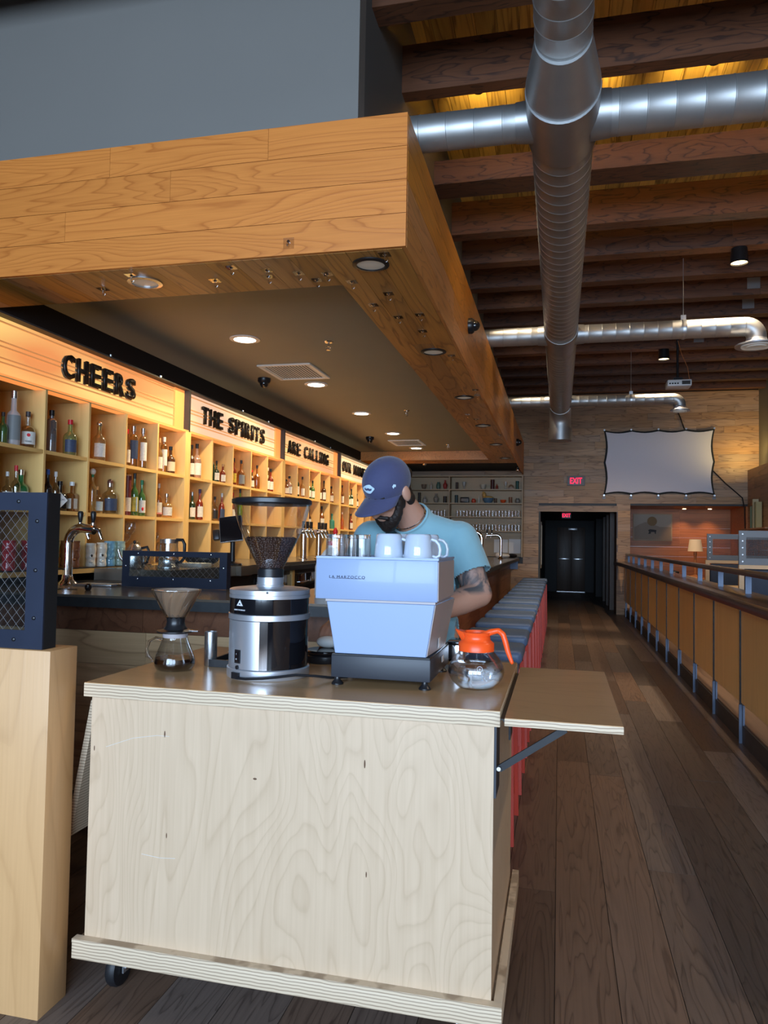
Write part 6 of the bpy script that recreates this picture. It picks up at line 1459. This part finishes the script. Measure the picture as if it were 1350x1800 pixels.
# skull, jaw, nose, brow, cheeks, ears
body.ell(hd(0,.030,-.015), (.074,.094,.090), 24, 16, M4=R3)
body.ell(hd(0,-.035,.030), (.060,.062,.078), 20, 14, M4=R3)
body.ell(hd(0,-.094,.050), (.040,.038,.034), 16, 10, M4=R3)
body.caps(hd(0,.004,.080), .011, hd(0,-.034,.108), .016, 12, 4)
body.ell(hd(.013,-.036,.092), (.009,.012,.008), 10, 8, M4=R3); body.ell(hd(-.013,-.036,.092), (.009,.012,.008), 10, 8, M4=R3)
body.ell(hd(0,.018,.066), (.050,.018,.012), 14, 8, M4=R3)
for s in (-1, 1):
    body.ell(hd(s*.040,-.020,.062), (.020,.020,.022), 12, 8, M4=R3)
    body.ell(hd(s*.083,-.006,-.012), (.013,.024,.037), 14, 10, M4=R3)
body.ell(hd(0,-.058,.086), (.024,.010,.008), 12, 8, M4=R3); body.ell(hd(0,-.068,.083), (.020,.010,.007), 12, 8, M4=R3)
nb = Vector((-.602, 3.085, 1.455))
body.caps(hd(0,-.05,-.035), .062, nb, .072, 18, 5)
# torso and legs (under the clothes)
body.ell((-.585,3.12,1.30), (.175,.10,.12), 24, 14); body.ell((-.565,3.13,1.15), (.145,.095,.16), 24, 14); body.ell((-.55,3.12,.98), (.140,.092,.11), 24, 14)
shL = Vector((-.415,3.115,1.385)); elL = Vector((-.322,3.06,1.168)); wrL = Vector((-.505,2.87,1.085)); haL = Vector((-.575,2.81,1.075))
shR = Vector((-.790,3.10,1.385)); elR = Vector((-.865,3.02,1.15)); wrR = Vector((-.840,2.775,1.062)); haR = Vector((-.848,2.705,1.035))
body.caps(shL, .068, elL, .056, 18, 5); body.caps(elL, .056, elL.lerp(wrL,.35), .054, 18, 5); body.caps(elL.lerp(wrL,.35), .054, wrL, .032, 18, 5)
body.caps(shR, .060, elR, .046, 18, 5); body.caps(elR, .046, elR.lerp(wrR,.35), .043, 18, 5); body.caps(elR.lerp(wrR,.35), .043, wrR, .027, 18, 5)
def hand(wr, ha, side, curl):
    d = (ha-wr).normalized(); down = Vector((0,0,-1)); sv = d.cross(down).normalized()*side; nrm = sv.cross(d).normalized()*side
    body.caps(wr, .026, wr.lerp(ha,.5), .026, 14, 4)
    for k, L in enumerate((.030,.034,.031,.025)):
        off = sv*(.030-.020*k)
        b0 = wr + d*.020 + off*.7; b1 = ha + off
        body.caps(b0, .0125, b1, .0105, 12, 4)
        p1 = b1 + d*L*.75 + Vector((0,0,-1))*L*.45*curl; p2 = p1 + d*L*.05*(1-curl) + Vector((0,0,-1))*L*.75*curl + d*L*.5*(1-curl); p3 = p2 - d*L*.55*curl + Vector((0,0,-1))*L*.25 + d*L*.4*(1-curl)
        body.caps(b1, .0100, p1, .0092, 10, 3); body.caps(p1, .0092, p2, .0085, 10, 3); body.caps(p2, .0085, p3, .0072, 10, 3)
    t0 = wr + d*.012 + sv*.024; t1 = t0 + d*.030 + sv*.022 + Vector((0,0,-.012)); t2 = t1 + d*.028 - sv*.004 + Vector((0,0,-.014))
    body.caps(t0, .013, t1, .0115, 10, 3); body.caps(t1, .0112, t2, .009, 10, 3)
hand(wrR, haR, -1, 1.0); hand(wrL, haL, 1, .9)
fused('body', body, M['body'], pn, voxel=.0048, smooth=5)
# shirt
sh = MB()
sh.ell((-.585,3.12,1.315), (.195,.118,.120), 28, 16); sh.ell((-.57,3.125,1.16), (.170,.112,.20), 28, 16); sh.ell((-.555,3.12,.98), (.168,.112,.13), 28, 16)
sh.caps((-.59,3.12,1.385), .105, nb, .088, 20, 5); sh.caps(nb-Vector((0,0,.02)), .080, shL, .074, 20, 5); sh.caps(nb-Vector((0,0,.02)), .080, shR, .072, 20, 5)
sh.caps((-.50,3.13,1.39), .075, shL+Vector((.005,0,0)), .078, 20, 5); sh.caps((-.67,3.12,1.39), .075, shR, .076, 20, 5)
slL = shL.lerp(elL, .66); slR = shR.lerp(elR, .74)
sh.caps(shL, .083, slL+Vector((.004,0,0)), .080, 20, 5); sh.caps(shR, .080, slR, .078, 20, 5)
aL = (elL-shL).normalized(); aR = (elR-shR).normalized(); nn = (hd(0,-.05,-.035)-nb).normalized()
def cutf(c):
    if (c-shL).dot(aL) > (slL-shL).length*.96 and c.x > -.42: return True
    if (c-shR).dot(aR) > (slR-shR).length*.96 and c.x < -.76: return True
    if (c-nb).dot(nn) > .040 and (c-nb).length < .135: return True
    return c.z < .93
shirt = fused('t_shirt', sh, M['shirt'], pn, voxel=.006, smooth=7, cut=cutf)
md = shirt.modifiers.new('t', 'SOLIDIFY'); md.thickness = .0035; md.offset = 1
obj('neck_band', MB().lathe([(.080,-.008),(.085,-.004),(.085,.006),(.080,.010),(.076,.006)], nb + nn*.034, 40, M4=nn.to_track_quat('Z','Y').to_matrix(), cap=False), M['shirt'], shirt)
obj('necklace', MB().tube([nb + nn*.049 + nn.to_track_quat('Z','Y').to_matrix() @ Vector((.074*math.cos(t), .074*math.sin(t), -.006*math.sin(t*1.0))) for t in [i*2*PI/36 for i in range(37)]], .0022, 6), M['chrome'], pn)
# trousers, shoes
tr_ = MB(); tr_.ell((-.555,3.12,.93), (.155,.10,.09), 24, 14)
for s, fx in ((-1, -.655), (1, -.465)):
    tr_.caps((-.555+s*.075,3.12,.88), .088, (fx,3.10,.50), .065, 18, 5); tr_.caps((fx,3.10,.50), .065, (fx,3.13,.10), .050, 18, 5)
fused('trousers', tr_, M['trousers'], pn, voxel=.008, smooth=5)
for fx in (-.655, -.465):
    obj('shoe', MB().ell((fx,3.06,.045), (.048,.125,.045), 20, 12).box(fx-.044,fx+.044,2.95,3.17,.0,.018), M['shoe'], pn)
# hair, beard
hr = MB(); hr.ell(hd(0,.020,-.030), (.080,.088,.085), 24, 16, M4=R3); hr.ell(hd(0,-.035,-.065), (.060,.040,.050), 16, 10, M4=R3)
for s in (-1, 1): hr.ell(hd(s*.050,-.050,-.050), (.026,.030,.030), 12, 8, M4=R3)
hr.ell(hd(0,.012,-.125), (.034,.032,.034), 14, 10, M4=R3)
for s in (-1, 1): hr.ell(hd(s*.064,-.02,.008), (.014,.020,.045), 12, 8, M4=R3)
def cuth(c):
    r = c - HC; return r.dot(Fd) > .028 and True
fused('hair', hr, M['hair'], pn, voxel=.005, smooth=3, cut=lambda c: (c-HC).dot(Fd) > .030)
bd = MB()
for i in range(15):
    t = -1+2*i/14; a = t*1.28
    s = .067*math.sin(a); f = .004+.076*math.cos(a); u = -.092+.062*abs(t)**2.4
    bd.ell(hd(s*1.03,u,f*.93), (.015,.017,.030), 12, 8, M4=R3)
bd.ell(hd(0,-.104,.058), (.036,.036,.030), 14, 10, M4=R3)
bd.caps(hd(-.030,-.060,.080), .009, hd(0,-.049,.096), .0085, 10, 3); bd.caps(hd(.030,-.060,.080), .009, hd(0,-.049,.096), .0085, 10, 3)
fused('beard', bd, M['hair'], pn, voxel=.004, smooth=3)
for s in (-1, 1):
    e = obj('eye', MB().ell(hd(s*.030,.004,.076), (.0115,.0115,.0115), 14, 10, M4=R3), M['porcelain'], pn)
    obj('eyebrow', MB().caps(hd(s*.014,.026,.090), .004, hd(s*.046,.024,.076), .004, 8, 3), M['hair'], pn)
# cap
cpm = MB(); cpm.ell(hd(0,.044,-.014), (.089,.110,.094), 36, 22, M4=R3)
cap_ = fused('cap_crown', cpm, M['cap'], pn, voxel=.005, smooth=2, cut=lambda c: (c-HC).dot(Ud) < .012 - .026*((c-HC).dot(Sd)/.086)**2 - .10*max(0, -(c-HC).dot(Fd)-.03))
md = cap_.modifiers.new('t', 'SOLIDIFY'); md.thickness = .003; md.offset = 1
vs = []; fs = []; n = 20; m_ = 8
for i in range(m_+1):
    q = i/m_
    for k in range(n+1):
        a = -1.25+2.5*k/n
        # brim: from crown front edge outwards, curved down at sides
        s0 = .086*math.sin(a); f0 = -.014+(.096+.010*min(1,q*4))*math.cos(a)
        ext = q*.098*max(0, math.cos(a*1.10))**.5
        s = s0*(1+.0*q); f = f0+ext; u = .028 - .026*(s/.086)**2 - .020*q
        vs.append(hd(s, u, f))
for i in range(m_):
    for k in range(n): a = i*(n+1)+k; fs.append((a, a+1, a+n+2, a+n+1))
brim = obj('cap_brim', MB().add(vs, fs), M['cap'], pn, ang=80); md = brim.modifiers.new('t', 'SOLIDIFY'); md.thickness = .004
obj('cap_button', MB().ell(hd(0,.139,-.014), (.008,.008,.004), 10, 6, M4=R3), M['cap'], pn)
# front patch and side mark lying on the crown surface
def crownpt(az, el, k=1.0):
    return hd(.089*math.sin(az)*math.cos(el)*k, .044+.094*math.sin(el)*k, -.014+.110*math.cos(az)*math.cos(el)*k)
def patch(name, az0, el0, outline, mat, k0=1.035, k1=1.05):
    vs = [crownpt(az0, el0, k1)]; n = len(outline)
    for a, e in outline: vs.append(crownpt(az0+a, el0+e, k1))
    for a, e in outline: vs.append(crownpt(az0+a, el0+e, k0))
    fs = [(0, 1+k, 1+(k+1) % n) for k in range(n)] + [(1+k, 1+n+k, 1+n+(k+1) % n, 1+(k+1) % n) for k in range(n)]
    return obj(name, MB().add(vs, fs), mat, pn, smooth=False)
patch('cap_patch', .0, .30, [(.30*math.cos(t)*(1+.12*math.cos(4*t)), .17*math.sin(t)*(1+.1*math.cos(3*t))) for t in [i*2*PI/28 for i in range(28)]], M['logo'])
patch('patch_script', .0, .29, [(-.2,-.03),(-.1,-.06),(.0,-.03),(.1,-.05),(.2,-.01),(.19,.05),(.08,.02),(-.02,.06),(-.12,.02),(-.2,.04)], M['cap'], 1.05, 1.058)
patch('side_mark', 1.15*(-1), .12, [(.0,-.07),(.05,-.02),(.10,-.08),(.12,.02),(.04,.08),(-.04,.02)], M['logo'])
# towel the hand rests with
tag(obj('white_cloth', MB().ell((-.835,2.640,1.0), (.045,.03,.022), 16, 10), M['paper']), 'folded white cloth under the hand on the round black base', 'cloth')
